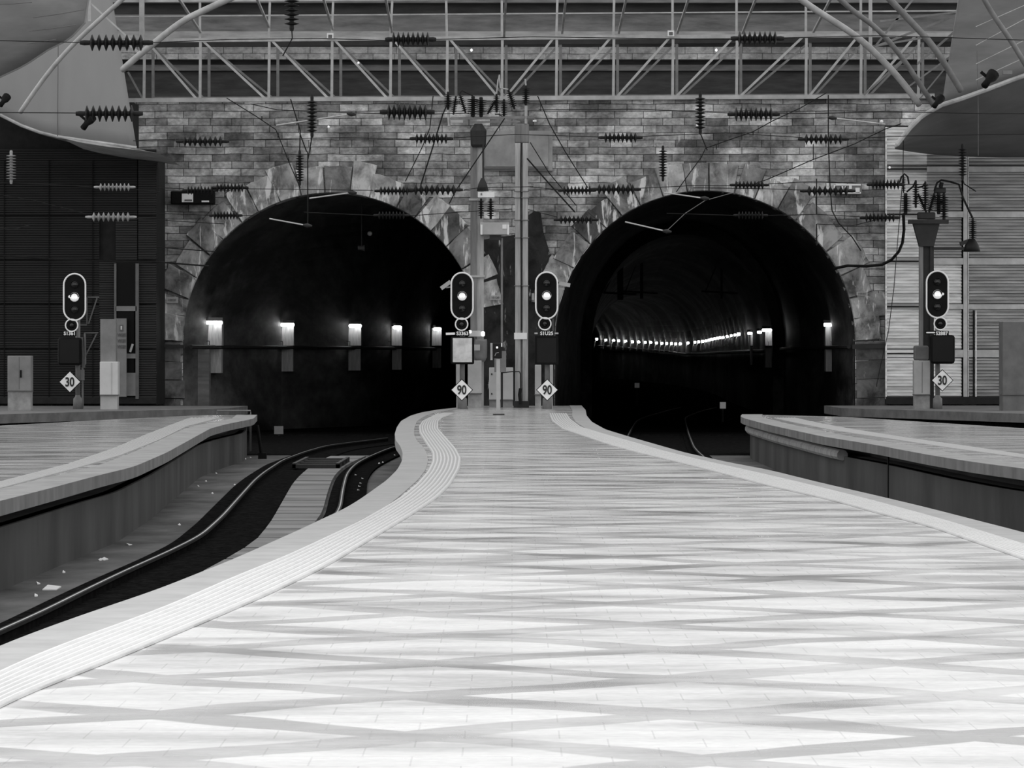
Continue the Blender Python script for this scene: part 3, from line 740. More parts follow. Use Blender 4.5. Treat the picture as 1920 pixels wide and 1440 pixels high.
ribs(186, 217, 490, 750, ZL, 4.5, .05, 'clad_mid_dark', 'slatted_panel', lb)
ribs(217, 257, 405, 488, ZL, 4.5, .05, 'clad_mid_dark', 'slatted_panel', lb)
for x in (8, 92, 174): pxbox(MB(), x-.8, 300, x+.8, 748, ZL-.02, .05).build('joint', 'black', lb)
pxbox(MB(), -80, 745, 293, 757, ZL-.12, .3).build('plinth', 'clad_trim_dark', lb)
# door and glazing in the left building
dr = thing('door_1', P(236, 757, ZL-.1), 'narrow glazed service door with pale frame in the left building', 'door', kind='structure')
pxbox(MB(), 217, 494, 256, 574, ZL-.05, .1).build('glass_pane', 'glass_dark', dr)
pxbox(MB(), 218, 583, 251, 742, ZL-.05, .1).build('glass_pane', 'glass_dark', dr)
for r_ in ((254,494,260,748),(214,494,218,745),(217,574,256,583),(236,663,254,672),(236,699,254,742)):
    pxbox(MB(), *r_, ZL-.16, .14).build('frame', 'cab_dim' if r_[0] < 217 or r_[0] > 250 else 'cab_grey', dr)
nb = thing('notice_board', P(228, 742, ZL-.5), 'tall grey information board with dark lettering beside the white pillar at left', 'board')
pxbox(MB(), 217, 597, 237, 744, ZL-.5, .12).build('board', 'cab_grey', nb)
pxbox(MB(), 224, 609, 231, 621, ZL-.52, .02).build('emblem', 'mid', nb); pxbox(MB(), 226, 611, 229, 618, ZL-.54, .02).build('emblem_centre', 'cab_white', nb)
for y in (628, 639, 650): text('lettering', 'VIGIE', 'mid', nb, P(228, y, ZL-.52), .10, .85, .004)
ep = MB(); a, b = P(244, 660, ZL-.3), P(249, 645, ZL-.3); ep.bar(a, b, .07); tag(ep.build('paper_tube', 'cab'), 'pale rolled sheet leaning in the glazed door at left', 'paper roll')

# ------------------------------------------------------------------ canopies
def sheet(pts3, th, m, name, parent=None):
    """pts3: grid rows of Vectors"""
    mb = MB(); h = len(pts3); w = len(pts3[0]); vs = [p for r_ in pts3 for p in r_]
    mb.add(vs, [(i*w+j, i*w+j+1, (i+1)*w+j+1, (i+1)*w+j) for i in range(h-1) for j in range(w-1)])
    o = mb.build(name, m, parent, smooth=True); s = o.modifiers.new('s', 'SOLIDIFY'); s.thickness = th; s.offset = 0; return o
def lerp_px(pts, n):
    out = []; m = len(pts)-1
    for i in range(n+1):
        t = i/n*m; k = min(int(t), m-1); f = t-k; out.append((pts[k][0]+(pts[k+1][0]-pts[k][0])*f, pts[k][1]+(pts[k+1][1]-pts[k][1])*f))
    return out
ZC = 134
cl = thing('canopy', P(120, 260, ZC), 'curved grey concrete canopy hanging over the dark left building', 'canopy', kind='structure')
lipL = lerp_px([(-80,165),(-40,195),(0,215),(40,235),(75,248),(108,256),(170,265),(215,271),(256,277)], 24)
topL = lerp_px([(-80,-60),(-50,-60),(-20,-60),(20,-60),(60,-60),(100,-60),(140,-60),(170,-60),(201,-60)], 24)
rows_ = []
for j in range(13):
    t = j/12; row = []
    for (a_, b_) in zip(topL, lipL):
        x = a_[0]+(b_[0]-a_[0])*t; y = a_[1]+(b_[1]-a_[1])*t
        row.append(P(x, y, ZC+1.2*(1-t)*(1-t)))
    rows_.append(row)
sheet(rows_, .12, 'canopy', 'fascia', cl)
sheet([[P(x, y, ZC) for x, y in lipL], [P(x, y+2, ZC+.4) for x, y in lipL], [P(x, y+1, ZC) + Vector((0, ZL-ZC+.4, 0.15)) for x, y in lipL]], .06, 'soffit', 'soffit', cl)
MB().tube([P(x, y, ZC-.05) for x, y in lipL[6:]], .05, 8).build('lip', 'lip', cl)
MB().prism([tuple((P(x, y, ZC-.2).x, P(x, y, ZC-.2).z)) for x, y in ((110,257),(298,287),(262,282),(200,275),(150,267))][::-1], ZC-.25, ZL+.8).build('tail', 'lip', cl)
for xx in (110, ): MB().tube([P(xx, -50, ZC-.1), P(xx-2, 255, ZC-.1)], .012, 4).build('panel_joint', 'mid', cl)
cm = thing('roof_drum', P(40, 60, 116), 'large bulging pale roof sheet overhead at the top left corner', 'roof sheet')
lo = lerp_px([(-80,175),(-40,160),(0,143),(45,122),(90,92),(130,72),(158,42),(166,-10),(166,-70)], 20)
rows_ = []
for j in range(9):
    t = j/8; rows_.append([P(x+(-80-x)*(1-t), y+(-70-y)*(1-t), 117.5+1.5*(t)**2) for x, y in lo])
sheet(rows_, .08, 'membrane', 'sheet', cm)
MB().tube([P(x, y, 119) for x, y in lo], .05, 7).build('rim', 'canopy', cm)
for (x0, y0), (x1, y1) in (((62,33),(158,18)), ((55,58),(142,47)), ((50,82),(105,74)), ((-10,8),(60,4))): MB().tube([P(x0, y0, 117.2), P((x0+x1)/2, (y0+y1)/2+1, 117.1), P(x1, y1, 117.2)], .012, 4).build('seam', 'mid', cm)
cr_ = thing('canopy', P(1820, 200, ZC), 'curved grey canopy with bright lip sweeping over the ribbed metal wall at right', 'canopy', kind='structure')
lipR = lerp_px([(1678,276),(1692,258),(1706,240),(1728,218),(1765,197),(1800,186),(1850,168),(1900,149),(1990,118)], 28)
bk = lerp_px([(1678,278),(1700,282),(1735,287),(1770,290),(1800,292),(1840,293),(1880,294),(1920,294),(1990,294)], 28)
rows_ = []
for j in range(11):
    t = j/10; rows_.append([P(a_[0]+(b_[0]-a_[0])*t, a_[1]+(b_[1]-a_[1])*(t**.9), 130+(ZR-130-.2)*(t**1.4)) for a_, b_ in zip(lipR, bk)])
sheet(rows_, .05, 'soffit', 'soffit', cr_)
MB().tube([P(x, y, 129.9) for x, y in lipR], [.02]+[.07]*27+[.07], 8).build('lip', 'lip', cr_)
topR = lerp_px([(1806,-60),(1830,-60),(1860,-60),(1900,-60),(1990,-60)], 16); botR = lerp_px([(1766,197),(1800,186),(1850,168),(1900,149),(1990,118)], 16)
sheet([[P(a_[0]+(b_[0]-a_[0])*t, a_[1]+(b_[1]-a_[1])*t, 130.3+1.5*math.sin(t*1.5)) for a_, b_ in zip(topR, botR)] for t in [k/10 for k in range(11)]], .1, 'membrane', 'fascia', cr_)
MB().tube([P(1832,95,130), P(1834,210,130), P(1834,292,130.5)], .012, 4).build('panel_joint', 'mid', cr_)
for k, (y0, y1) in enumerate(((50, 20), (85, 45), (120, 85), (150, 118))):
    MB().tube([P(1830, y0, 129.9), P(1930, y1-14, 129.9)], .012, 4).build('seam', 'lip', cr_)

# ------------------------------------------------------------------ roof truss
ZT = 137.0
tr = thing('roof_truss', P(960, 186, ZT), 'long pale steel box truss spanning above both tunnels', 'roof truss')
def yb(x): return 188-(x-240)*.0050
def yt(x): return 78-(x-275)*.0070
MB().bar(P(232, yb(232), ZT), P(1752, yb(1752), ZT), .13, .13).build('bottom_chord', 'steel', tr)
MB().bar(P(272, yt(272)-2, ZT), P(1790, yt(1790)-2, ZT), .12, .12).build('top_chord', 'steel', tr)
mb = MB(); a, b = P(272, yt(272)+5, ZT+.08), P(1790, yt(1790)+5, ZT+.08)
MB().bar(P(285, yb(285)-3, ZT+2.6), P(1752, yb(1752)-3, ZT+2.6), .10).build('rear_bottom_chord', 'steel_dim', tr)
MB().bar(P(290, yt(290)+6, ZT+2.6), P(1790, yt(1790)+6, ZT+2.6), .16, .20).build('rear_top_chord', 'steel_dark', tr)
V = [270, 375, 504, 622, 732, 838, 941, 1043, 1150, 1261, 1381, 1511, 1614, 1722]
for x in V:
    MB().bar(P(x, yb(x), ZT), P(x+1, yt(x), ZT), .085).build('vertical', 'steel', tr)
    MB().bar(P(x+(17 if x < 900 else 8), yb(x), ZT+2.6), P(x+(17 if x < 900 else 8), yt(x)+6, ZT+2.6), .09).build('rear_vertical', 'steel_dim' , tr)
for k in range(len(V)-1):
    x0, x1 = V[k], V[k+1]; p, q = ((x0+6, yt(x0)), (x1-5, yb(x1))) if k < 6 else ((x1-6, yt(x1)), (x0+5, yb(x0)))
    MB().bar(P(*p, ZT), P(*q, ZT), .075).build('diagonal', 'steel', tr)
    MB().bar(P(p[0]+12, p[1]+10, ZT+2.6), P(q[0]+12, q[1]-3, ZT+2.6), .07).build('rear_diagonal', 'steel_dim', tr)
MB().bar(P(240, 135, ZT), P(268, 186, ZT), .06).build('diagonal', 'steel_dim', tr)
# upper part
MB().bar(P(215, 31, ZT+1), P(1800, 20, ZT+1), .045).build('tie_bar', 'steel', tr)
MB().bar(P(200, 1, ZT), P(960, -4, ZT), .13).build('upper_chord', 'steel', tr)
for x, xt in ((270, 264), (375, 375), (504, 507), (622, 626), (732, 737), (838, 836), (941, 941), (1043, 1046), (1150, 1152), (1261, 1261), (1381, 1381), (1511, 1511), (1614, 1614)):
    MB().bar(P(x, 72, ZT), P(xt, -30, ZT), .075).build('hanger', 'steel', tr)
MB().bar(P(266, 78, ZT-.2), P(266, -30, ZT-.2), .16).build('hanger', 'steel', tr)
MB().bar(P(1632, 90, ZT-.2), P(1632, -30, ZT-.2), .11).build('hanger', 'steel', tr)
for (x0, y0, x1, y1) in ((376,60,318,-30),(504,50,470,-30),(624,55,598,-30),(735,60,718,-30),(945,70,950,-30),(1054,62,1064,-30),(1160,62,1180,-30),(1270,62,1300,-30),(1392,62,1428,-30),(1525,60,1572,-30)):
    MB().bar(P(x0, y0, ZT), P(x1, y1, ZT-6), .07).build('inclined_strut', 'steel', tr)
for x, y in ((619, 68), (1258, 63)):
    t = thing('floodlight', P(x, y+6, ZT-.2), 'small white box lamp on the truss top chord at %s' % ('left of centre' if x < 900 else 'right of centre'), 'lamp')
    mb = MB(); pxbox(mb, x-6, y-6, x+6, y+5, ZT-.35, .15).build('case', 'white', t); pxbox(MB(), x-3.5, y-3, x+3.5, y+3, ZT-.37, .02).build('glass', 'mid', t)
# curved arch ribs
def arch_rib(name, pts, Z0, Z1, r, m, label):
    n = 24; q = lerp_px(pts, n); q = [(sum(q[min(max(i+d, 0), n)][0] for d in (-2,-1,0,1,2))/5, sum(q[min(max(i+d, 0), n)][1] for d in (-2,-1,0,1,2))/5) for i in range(n+1)]
    mb = MB(); mb.tube([P(x, y, Z0+(Z1-Z0)*i/n) for i, (x, y) in enumerate(q)], r, 8)
    return tag(mb.build(name, m, smooth=True), label, 'steel arch')
arch_rib('arch_rib', [(35,215),(60,178),(95,130),(135,85),(185,38),(245,-15)], 128, 126, .07, 'steel', 'slim curved steel rib rising across the left canopy face')
arch_rib('arch_rib', [(226,134),(255,108),(290,80),(340,40),(385,18),(470,-20)], 131, 129, .10, 'steel', 'curved steel rib crossing the left end of the truss')
arch_rib('arch_rib', [(1470,-25),(1510,6),(1560,38),(1610,70),(1650,108),(1690,150),(1730,205)], 129, 131, .10, 'steel', 'long curved steel rib crossing the right end of the truss')
arch_rib('arch_rib', [(1555,-20),(1600,22),(1645,52),(1690,105),(1720,150),(1755,205)], 129, 131, .08, 'steel_dim', 'middle curved steel rib at the upper right')
arch_rib('arch_rib', [(1650,-20),(1700,32),(1745,80),(1775,125),(1805,175)], 128, 129.5, .10, 'steel_dim', 'dark curved steel rib ending on the right canopy lip')
arch_rib('arch_rib', [(1835,-20),(1860,25),(1895,75),(1925,125),(1950,165)], 127, 128, .08, 'steel_dim', 'curved steel rib crossing the right canopy face at the far right')
for (a_, b_, w, lab) in (((160,-3),(245,75),.05,'thin steel brace crossing the left canopy edge'), ((168,-3),(168,40),.09,'short pale steel upright at the top left'),
        ((232,75),(262,100),.08,'stubby steel brace beside the left insulator'),
        ((1640,88),(1820,18),.07,'steel strut slanting up to the right canopy face'), ((1650,40),(1800,22),.06,'nearly level steel strut in the upper right corner'), ((1630,88),(1735,70),.06,'level steel strut below the corner brace at upper right'),
        ((1640,88),(1715,-5),.06,'steep steel strut behind the right ribs'), ((1720,120),(1835,20),.07,'steel strut joining the right rib to the canopy'), ((1700,165),(1790,100),.05,'short lower steel strut between the right ribs'), ((1620,178),(1700,105),.06,'low steel strut under the right ribs'), ((1725,185),(1772,128),.04,'thin short steel strut near the right canopy foot')):
    mb = MB(); mb.bar(P(*a_, 132), P(*b_, 132), w); tag(mb.build('steel_strut', 'steel' if a_[0] < 900 else 'steel_dim'), lab, 'steel strut')
def spot(px, py, Z, s, label, flip=1):
    t = thing('spotlight', P(px, py, Z), label, 'spotlight')
    MB().lathe(P(px+flip*12*s, py-9*s, Z), P(px-flip*4*s, py+12*s, Z-.3), [(0,.17*s),(.3,.16*s),(.6,.09*s),(1,.10*s)], 12).build('shade', 'black', t, smooth=True)
    MB().bar(P(px-flip*10*s, py-12*s, Z), P(px+flip*2*s, py-2*s, Z), .08*s).build('bracket', 'black', t)
spot(160, 228, 133, 1.0, 'black spotlight under the left canopy insulator')
spot(1850, 148, 129, 1.1, 'black spotlight standing on the right canopy lip')
spot(4, 188, 133, .8, 'black spotlight cut by the left picture edge')
spot(1755, 190, 129.4, .8, 'dark spotlight at the foot of the right ribs')
o = pxbox(MB(), 1880, 132, 1898, 139, 129, .2); tag(o.build('junction_box', 'steel_dim'), 'small flat grey box above the right canopy lip', 'box')

# ------------------------------------------------------------------ insulators and wires
def ins_profile(n, rc, rs, cap=.12):
    pr = [(0, rc*.8), (cap*.5, rc*1.1), (cap, rc)]
    st = (1-2*cap)/n
    for k in range(n):
        t = cap+k*st; pr += [(t+st*.15, rc), (t+st*.45, rs), (t+st*.55, rs), (t+st*.85, rc)]
    return pr+[(1-cap, rc), (1-cap*.5, rc*1.1), (1, rc*.8)]
def insulator(a, b, Z, parent, n=8, h=24, m='dark_ins', name='insulator'):
    rs = h*1.15/2/F*Z; mb = MB(); mb.lathe(P(*a, Z), P(*b, Z), ins_profile(n, rs*.30, rs), 12); return mb.build(name, m, parent)
def wire(pts, Z, parent, r=.012, name='wire', m='wire', Z2=None):
    mb = MB(); n = len(pts); mb.tube([P(x, y, Z+((Z2 or Z)-Z)*i/max(1, n-1)) for i, (x, y) in enumerate(pts)], r, 5); return mb.build(name, m, parent)
def span(label, Z, wires, inss, r=.012, n=8, m='dark_ins'):
    x, y = wires[0][0] if wires else inss[0][0]
    t = thing('overhead_wire', P(x, y, Z), label, 'overhead wire')
    for w in wires: wire(w, Z, t, r)
    for i in inss:
        x0, x1, yy, h = i[:4]; insulator((x0, yy), (x1, yy), Z, t, n, h, i[4] if len(i) > 4 else m)
    return t
span('high cross span wire with three large ribbed insulators above the truss line', 112, [[(-20,76),(90,78),(150,80)],[(285,80),(430,74),(600,72),(725,76)],[(815,74),(1000,69),(1200,72),(1372,74)],[(1470,71),(1640,67),(1760,70),(1940,76)]],
     [(150,287,80,27),(722,818,74,25),(1370,1470,72,24)])
span('second cross span wire with three large insulators just below the truss', 112, [[(-20,211),(145,212)],[(470,195),(520,206),(640,211),(715,213)],[(812,214),(880,212)],[(1010,206),(1200,205),(1368,212)],[(1460,212),(1520,213),(1650,210),(1740,211),(1850,213),(1940,213)]],
     [(142,268,213,27),(712,815,210,27),(1364,1462,214,23)])
span('cross span wire with four medium insulators over the brickwork', 128, [[(250,264),(330,264)],[(428,263),(640,258),(770,261)],[(840,259),(965,252),(1125,257)],[(1200,256),(1360,249),(1505,258)],[(1590,260),(1700,255),(1940,251)]],
     [(330,430,265,17),(768,850,260,17),(1122,1205,258,17),(1496,1592,261,17)])
span('left contact level wire with paired insulators in front of the left arch crown', 130, [[(295,352),(345,354)],[(460,354),(560,355),(700,357)],[(870,356),(900,352),(1000,350)]],
     [(342,408,357,14),(396,466,352,15),(702,776,358,15),(762,868,356,17)])
span('right contact level wire with insulators in front of the right arch crown', 130, [[(990,350),(1050,356)],[(1200,353),(1300,348),(1370,348)],[(1440,345),(1531,340),(1625,345)],[(1530,357),(1440,354),(1300,352)],[(1690,346),(1740,346)]],
     [(1046,1118,357,15),(1108,1202,355,17),(1368,1442,347,14),(1500,1604,358,16),(1625,1696,346,17)])
span('lower wire with one small insulator left of the left arch', 131, [[(295,400),(400,404)],[(450,404),(475,404)]], [(392,455,404,14)])
span('lower wire with a faint insulator inside the left arch', 133, [[(570,398),(700,404)],[(765,405),(860,398),(960,392)]], [(700,768,404,13)])
span('lower wire with a small insulator beside the right mast of the central pair', 131, [[(990,393),(1045,407)]], [(1038,1122,412,14)])
span('lower wire with a faint insulator inside the right arch', 133, [[(1250,400),(1375,404)],[(1440,404),(1530,402)]], [(1375,1440,404,13)])
span('lower wire with insulator reaching the right mast', 131, [[(1470,404),(1531,402),(1625,407)],[(1531,420),(1600,423),(1660,408)]], [(1612,1688,408,15)])
span('pale wire with a dusty insulator high on the dark left building', 131, [[(-20,342),(100,346),(178,351)],[(252,355),(300,360)]], [(176,254,351,13)], m='pale_ins')
span('pale wire with a dusty insulator lower on the dark left building', 131, [[(-20,362),(60,375),(165,402)],[(255,410),(420,420)]], [(160,256,407,15)], m='pale_ins')
span('dark feeder cable crossing the dark left building to the left arch', 136, [[(-20,478),(100,486),(200,490),(290,491),(340,495),(392,499)]], [], .028)
span('thin cable just above the feeder at the left arch', 136, [[(292,463),(340,467),(405,472)]], [], .018)
span('pale bare wire across the left edge of the dark building', 128, [[(-20,426),(25,430),(62,421)],[(-20,427),(25,430)]], [], .014)
def hang(label, Z, a, b, h, n=8, ext=None, m='dark_ins'):
    t = thing('hanging_insulator', P(*b, Z), label, 'insulator'); insulator(a, b, Z, t, n, h, m, 'shed_stack')
    if ext: wire(ext, Z, t, .02, 'link')
hang('vertical insulator hanging in front of the truss above the left arch', 126, (547,-20), (547,58), 24, 7, [(547,55),(548,72),(530,105)])
hang('vertical insulator hanging below the truss above the left arch', 130, (585,178), (585,258), 17, 9, [(585,255),(580,285),(577,300)])
hang('small vertical insulator at the crown of the left arch', 132, (562,282), (562,348), 14, 10, [(562,283),(563,245),(545,186)])
hang('vertical insulator hanging below the truss above the right arch', 130, (1313,172), (1313,252), 17, 9, [(1313,250),(1322,272),(1326,282)])
hang('small vertical insulator left of the right arch crown', 132, (1243,273), (1243,340), 14, 10)
hang('dusty vertical insulator at the far left below the canopy', 131, (21,282), (21,345), 16, 9, None, 'pale_ins')
hang('vertical insulator hanging under the right canopy', 131, (1805,270), (1805,338), 14, 10, [(1805,336),(1808,345),(1830,359)])
def wires(label, Z, lines, r=.016, m='wire', Z2=None, name='catenary_wire'):
    t = thing(name, P(*lines[0][0], Z), label, 'wire')
    for l in lines: wire(l, Z, t, r, 'strand', m, Z2)
wires('slanting catenary wire with droppers left of the left arch crown', 131, [[(425,184),(480,218),(517,243),(525,262),(545,312),(563,352)],[(491,218),(491,226)],[(522,250),(521,258)],[(541,295),(542,304)]])
wires('dark vertical dropper wire at the left arch crown', 132, [[(577,284),(577,355),(577,420)],[(562,250),(575,285)]], .02)
wires('thick slanting stay wire between the truss and the left arch', 134, [[(838,196),(830,215),(810,280),(788,350)]], .024)
wires('thin slanting stay wire left of the thick one', 134, [[(812,180),(806,240),(792,275),(760,340)]], .016)
wires('slanting stay wire from the mast head down to the left arch', 134, [[(946,222),(905,283),(855,357),(842,382)]], .02)
wires('long slanting stay wire right of the wall board', 134, [[(1008,180),(1030,232),(1060,285),(1102,352)]], .018)
wires('middle slanting stay wire beside the right mast', 134, [[(994,267),(1030,325),(1080,385)]], .016)
wires('lowest slanting stay wire from the right mast to the arch', 134, [[(988,297),(1030,345),(1078,398)]], .026)
wires('slanting catenary wire rising over the right arch crown', 131, [[(1268,360),(1295,322),(1315,295),(1323,278),(1365,263),(1412,247),(1450,226),(1500,203),(1550,174)],[(1412,247),(1412,254)],[(1343,272),(1343,280)]])
wires('long slanting wire descending from the metal cladding corner', 131, [[(1400,350),(1440,336),(1525,299),(1602,270),(1660,242),(1690,232)],[(1525,270),(1525,300)]], .016)
wires('vertical cable hanging right of the right arch', 133, [[(1553,178),(1553,260),(1556,345),(1560,395),(1572,418),(1598,445),(1614,470)]], .02)
wires('short dropper hanging over the right arch shoulder', 132, [[(1531,335),(1531,402)],[(1531,420),(1531,460)]], .02)
wires('tall thin wire running down the metal cladding', 131, [[(1694,250),(1693,330),(1684,440),(1676,540),(1666,620),(1650,690),(1643,725)]], .013)
wires('thin wire inside the right arch', 136, [[(1250,433),(1285,400),(1322,376),(1372,362)]], .012, 'steel_dim')
for i, (a_, b_, lab) in enumerate((((518,235),(658,214),'pale steady arm left of the vertical insulator below the truss'), ((505,410),(576,423),'pale steady arm inside the top of the left arch'), ((580,372),(660,361),'pale steady arm along the crown of the left arch'),
        ((1172,416),(1250,434),'pale steady arm inside the upper left of the right arch'), ((1245,361),(1321,372),'pale steady arm at the crown of the right arch'), ((1560,221),(1660,233),'pale steady arm pointing to the metal cladding corner'))):
    t = thing('steady_arm', P(*b_, 130), lab, 'steady arm'); MB().tube([P(*a_, 130), P(*b_, 130)], .022, 6).build('tube', 'rod', t)
    c_ = a_ if i == 5 else b_; MB().lathe(P(c_[0]-8, c_[1]-1, 130), P(c_[0]+9, c_[1]+1, 130), [(0,.03),(.5,.07),(1,.03)], 8).build('clamp', 'steel_dark', t)
o = MB(); o.lathe(P(1650,228,129.8), P(1656,228,129.8), [(0,.03),(.3,.05),(.7,.05),(1,.03)], 10); tag(o.build('bulb', M['lit'] if False else 'white', smooth=True), 'small white knob at the tip of the right steady arm', 'knob')
for i, (x, y) in enumerate(((884,94),(1343,94),(672,118),(616,238),(1307,234),(1668,314))):
    o = MB(); q = P(x, y, 134); o.lathe(q-Vector((.035,0,0)), q+Vector((.035,0,0)), [(0,.02),(.3,.04),(.7,.04),(1,.02)], 8)
    tag(o.build('indicator_light', 'hot' if i in (0, 1) else 'lit'), 'pinpoint white light in front of the stonework', 'light', 'pinpoint lights on the stonework')
# wall mounted light bars
def lightbox(label, x0, y0, x1, y1, dark):
    t = thing('light_box', P((x0+x1)/2, y1, ZW-.6), label, 'wall light')
    if dark:
        pxbox(MB(), x0, y0, x1, y1, ZW-.6, .5).build('case', 'black', t, bevel=.04); pxbox(MB(), 341, 363, 362, 379, ZW-.62, .03).build('white_panel', 'white', t)
        pxbox(MB(), 346, 374, 360, 377, ZW-.64, .02).build('dark_bar', 'mid', t); pxbox(MB(), 378, 376, 392, 379, ZW-.62, .03).build('white_bar', 'white', t)
    else:
        pxbox(MB(), x0, y0, x1, y1, ZW-.6, .5).build('case', 'cab_grey', t, bevel=.02)
        for r_ in ((1566,345,1614,348),(1576,360,1614,363),(1578,349,1581,355),(1584,349,1587,355),(1592,348,1597,354),(1604,352,1612,361),(1563,346,1567,353)):
            pxbox(MB(), *r_, ZW-.63, .03).build('highlight_strip', 'sign_white', t)
lightbox('dark wall light box with a white panel at the upper left of the left arch', 320, 358, 402, 383, True)
lightbox('glazed white wall light box at the upper right of the right arch', 1564, 345, 1616, 364, False)
def plate(label, x0, y0, x1, y1, Z, txt=None, m='cab'):
    t = thing('wall_plate', P((x0+x1)/2, y1, Z), label, 'number plate'); pxbox(MB(), x0, y0, x1, y1, Z, .03).build('plate', m, t)
    if txt: text('lettering', txt, 'mid', t, P((x0+x1)/2, (y0+y1)/2, Z-.01), .07, 1.1)
plate('small white number plate on the left jamb stone', 312, 557, 334, 568, ZW-.3, '10050')
plate('small white number plate on the right arch stone', 1606, 547, 1627, 554, ZW-.32, '10030')
plate('small white number plate on the dark pier between the masts', 919, 554, 939, 562, ZW-.35, '10120')
# board on wall
bd = thing('wall_board', P(970, 320, ZW-.2), 'large square pale board with raised frame high on the wall behind the masts', 'board')
pxbox(MB(), 905, 245, 1036, 320, ZW-.12, .12).build('frame', 'panel', bd); pxbox(MB(), 910, 252, 1028, 312, ZW-.16, .04).build('panel', 'panel', bd)
pxbox(MB(), 905, 314, 1028, 317, ZW-.2, .1).build('sill', 'mid', bd)

# ------------------------------------------------------------------ masts
def base(px, py): return P(px, py, F*CAMH/(py-670))
ZM = 135.5
yf = 670+F*CAMH/ZM
m1 = thing('overhead_line_mast', (P(895,0,ZM).x, ZM, 0), 'left steel mast of the central pair, shaded half in a darker grey', 'mast')
pxbox(MB(), 882, 240, 894, yf, ZM, .32).build('rear_flange', 'mast_dim', m1); pxbox(MB(), 894, 240, 907, yf, ZM+.06, .22).build('front_flange', 'mast_light', m1)
for y in (372, 516): pxbox(MB(), 879, y, 909, y+4, ZM-.05, .4).build('clamp_band', 'cab', m1)
mb = MB(); mb.lathe(P(897,276,ZM), P(897,232,ZM), [(0,.20),(.1,.24),(.7,.26),(1,.12)], 10); mb.build('head', 'steel_dark', m1)
m2 = thing('overhead_line_mast', (P(978,0,ZM).x, ZM, 0), 'right pale steel mast of the central pair with a dark groove', 'mast')
pxbox(MB(), 966, 268, 976, yf, ZM, .24).build('left_flange', 'mast_light', m2); pxbox(MB(), 980, 268, 990, yf, ZM, .24).build('right_flange', 'mast_light', m2)
pxbox(MB(), 976, 268, 980, yf, ZM+.10, .06).build('web', 'steel_dim', m2)
pxbox(MB(), 965, 232, 992, 268, ZM-.02, .3).build('head', 'mast_dim', m2, bevel=.04)
pxbox(MB(), 964, 624, 988, 636, ZM-.06, .4).build('white_band', 'white', m2)
mb = MB()
for y in (358, 370, 412, 445, 535): pxbox(mb, 964, y, 992, y+1.2, ZM-.04, .3)
mb.build('straps', 'steel_dim', m2)
mb = MB(); mb.tube([P(977,270,ZM-.06), P(976,330,ZM-.06), P(977,500,ZM-.06), P(977,620,ZM-.06)], .018, 5); mb.build('cable', 'wire', m2)
mb = MB(); mb.tube([P(942,699,ZM-.3), P(960,697,ZM-.3), P(974,697,ZM-.3), P(976,702,ZM-.3), P(976,728,ZM-.3)], .018, 5); mb.tube([P(976,728,ZM-.3), P(974,740,ZM-.3), P(976,758,ZM-.3)], .05, 6); mb.build('cable_loop', 'wire', m2)
pxbox(MB(), 963, 752, 992, yf, ZM-.1, .5).build('foot', 'steel_dark', m2)
# insulator stacks over the masts
sw = thing('switch_frame', P(920, 222, ZM), 'cluster of dark slanted insulators on the frame across the mast heads', 'switch gear')
MB().bar(P(845, 222, ZM), P(1002, 220, ZM), .08).build('crossbar', 'steel_dim', sw); MB().bar(P(880, 229, ZM), P(975, 228, ZM), .05).build('lower_bar', 'steel_dim', sw)
for a_, b_, h in (((840,172),(840,206),11),((862,176),(873,212),8),((887,180),(887,220),16),((902,182),(902,220),16),((931,176),(931,211),10),((914,214),(929,188),8),((953,168),(965,205),10),((945,186),(945,220),10),((986,160),(986,198),11),((855,180),(850,215),8)):
    insulator(a_, b_, ZM, sw, 8, h*1.2)
for l in ([(840,206),(842,236)],[(986,198),(986,232)],[(840,172),(838,150)],[(986,160),(985,148)]): wire(l, ZM, sw, .05 if l[0][1] > 190 else .03, 'support', 'steel')
wire([(931,176),(934,150),(936,140),(938,165),(953,168)], ZM, sw, .025, 'horn', 'steel'); wire([(862,176),(866,170),(887,180)], ZM, sw, .02, 'jumper', 'wire'); wire([(945,220),(935,214),(928,214)], ZM, sw, .02, 'jumper', 'wire')
pxbox(MB(), 845, 225, 868, 230, ZM-.1, .1).build('white_fitting', 'cab', sw); pxbox(MB(), 999, 225, 1006, 228, ZM-.1, .1).build('white_fitting', 'white', sw)
# lamp cone and fixtures on left mast
fx = thing('mast_lamp', P(904, 358, ZM-.4), 'dark bell shaped fitting over a white bar on the left mast', 'lamp')
MB().tube([P(906,270,ZM-.3),P(906,336,ZM-.3)], .03, 6).build('drop_pipe', 'steel_dark', fx); MB().lathe(P(905,334,ZM-.3), P(905,358,ZM-.3), [(0,.05),(.5,.14),(1,.19)], 12).build('bell', 'steel_dark', fx, smooth=True)
pxbox(MB(), 896, 360, 927, 370, ZM-.45, .3).build('white_bar', 'white', fx); pxbox(MB(), 901, 362, 904, 366, ZM-.47, .03).build('mark', 'cab_grey', fx)
sb = thing('surge_arrester', P(912, 415, ZM-.3), 'pair of stubby dark insulators above the wide grey box on the left mast', 'insulator')
insulator((902,372),(902,410), ZM-.3, sb, 7, 11); insulator((920,372),(920,411), ZM-.3, sb, 7, 12)
eb = thing('equipment_box', P(928, 441, ZM-.4), 'wide grey equipment box with white corner label below the stubby insulators', 'box')
pxbox(MB(), 900, 417, 955, 440, ZM-.4, .45).build('case', 'cab', eb, bevel=.015); pxbox(MB(), 942, 421, 950, 429, ZM-.42, .02).build('label_plate', 'white', eb)
for x in (901, 951): pxbox(MB(), x, 421, x+3.5, 440, ZM-.42, .02).build('edge_strip', 'white', eb)
pxbox(MB(), 918, 441, 940, 450, ZM-.3, .2).build('cable_tail', 'steel_dark', eb)
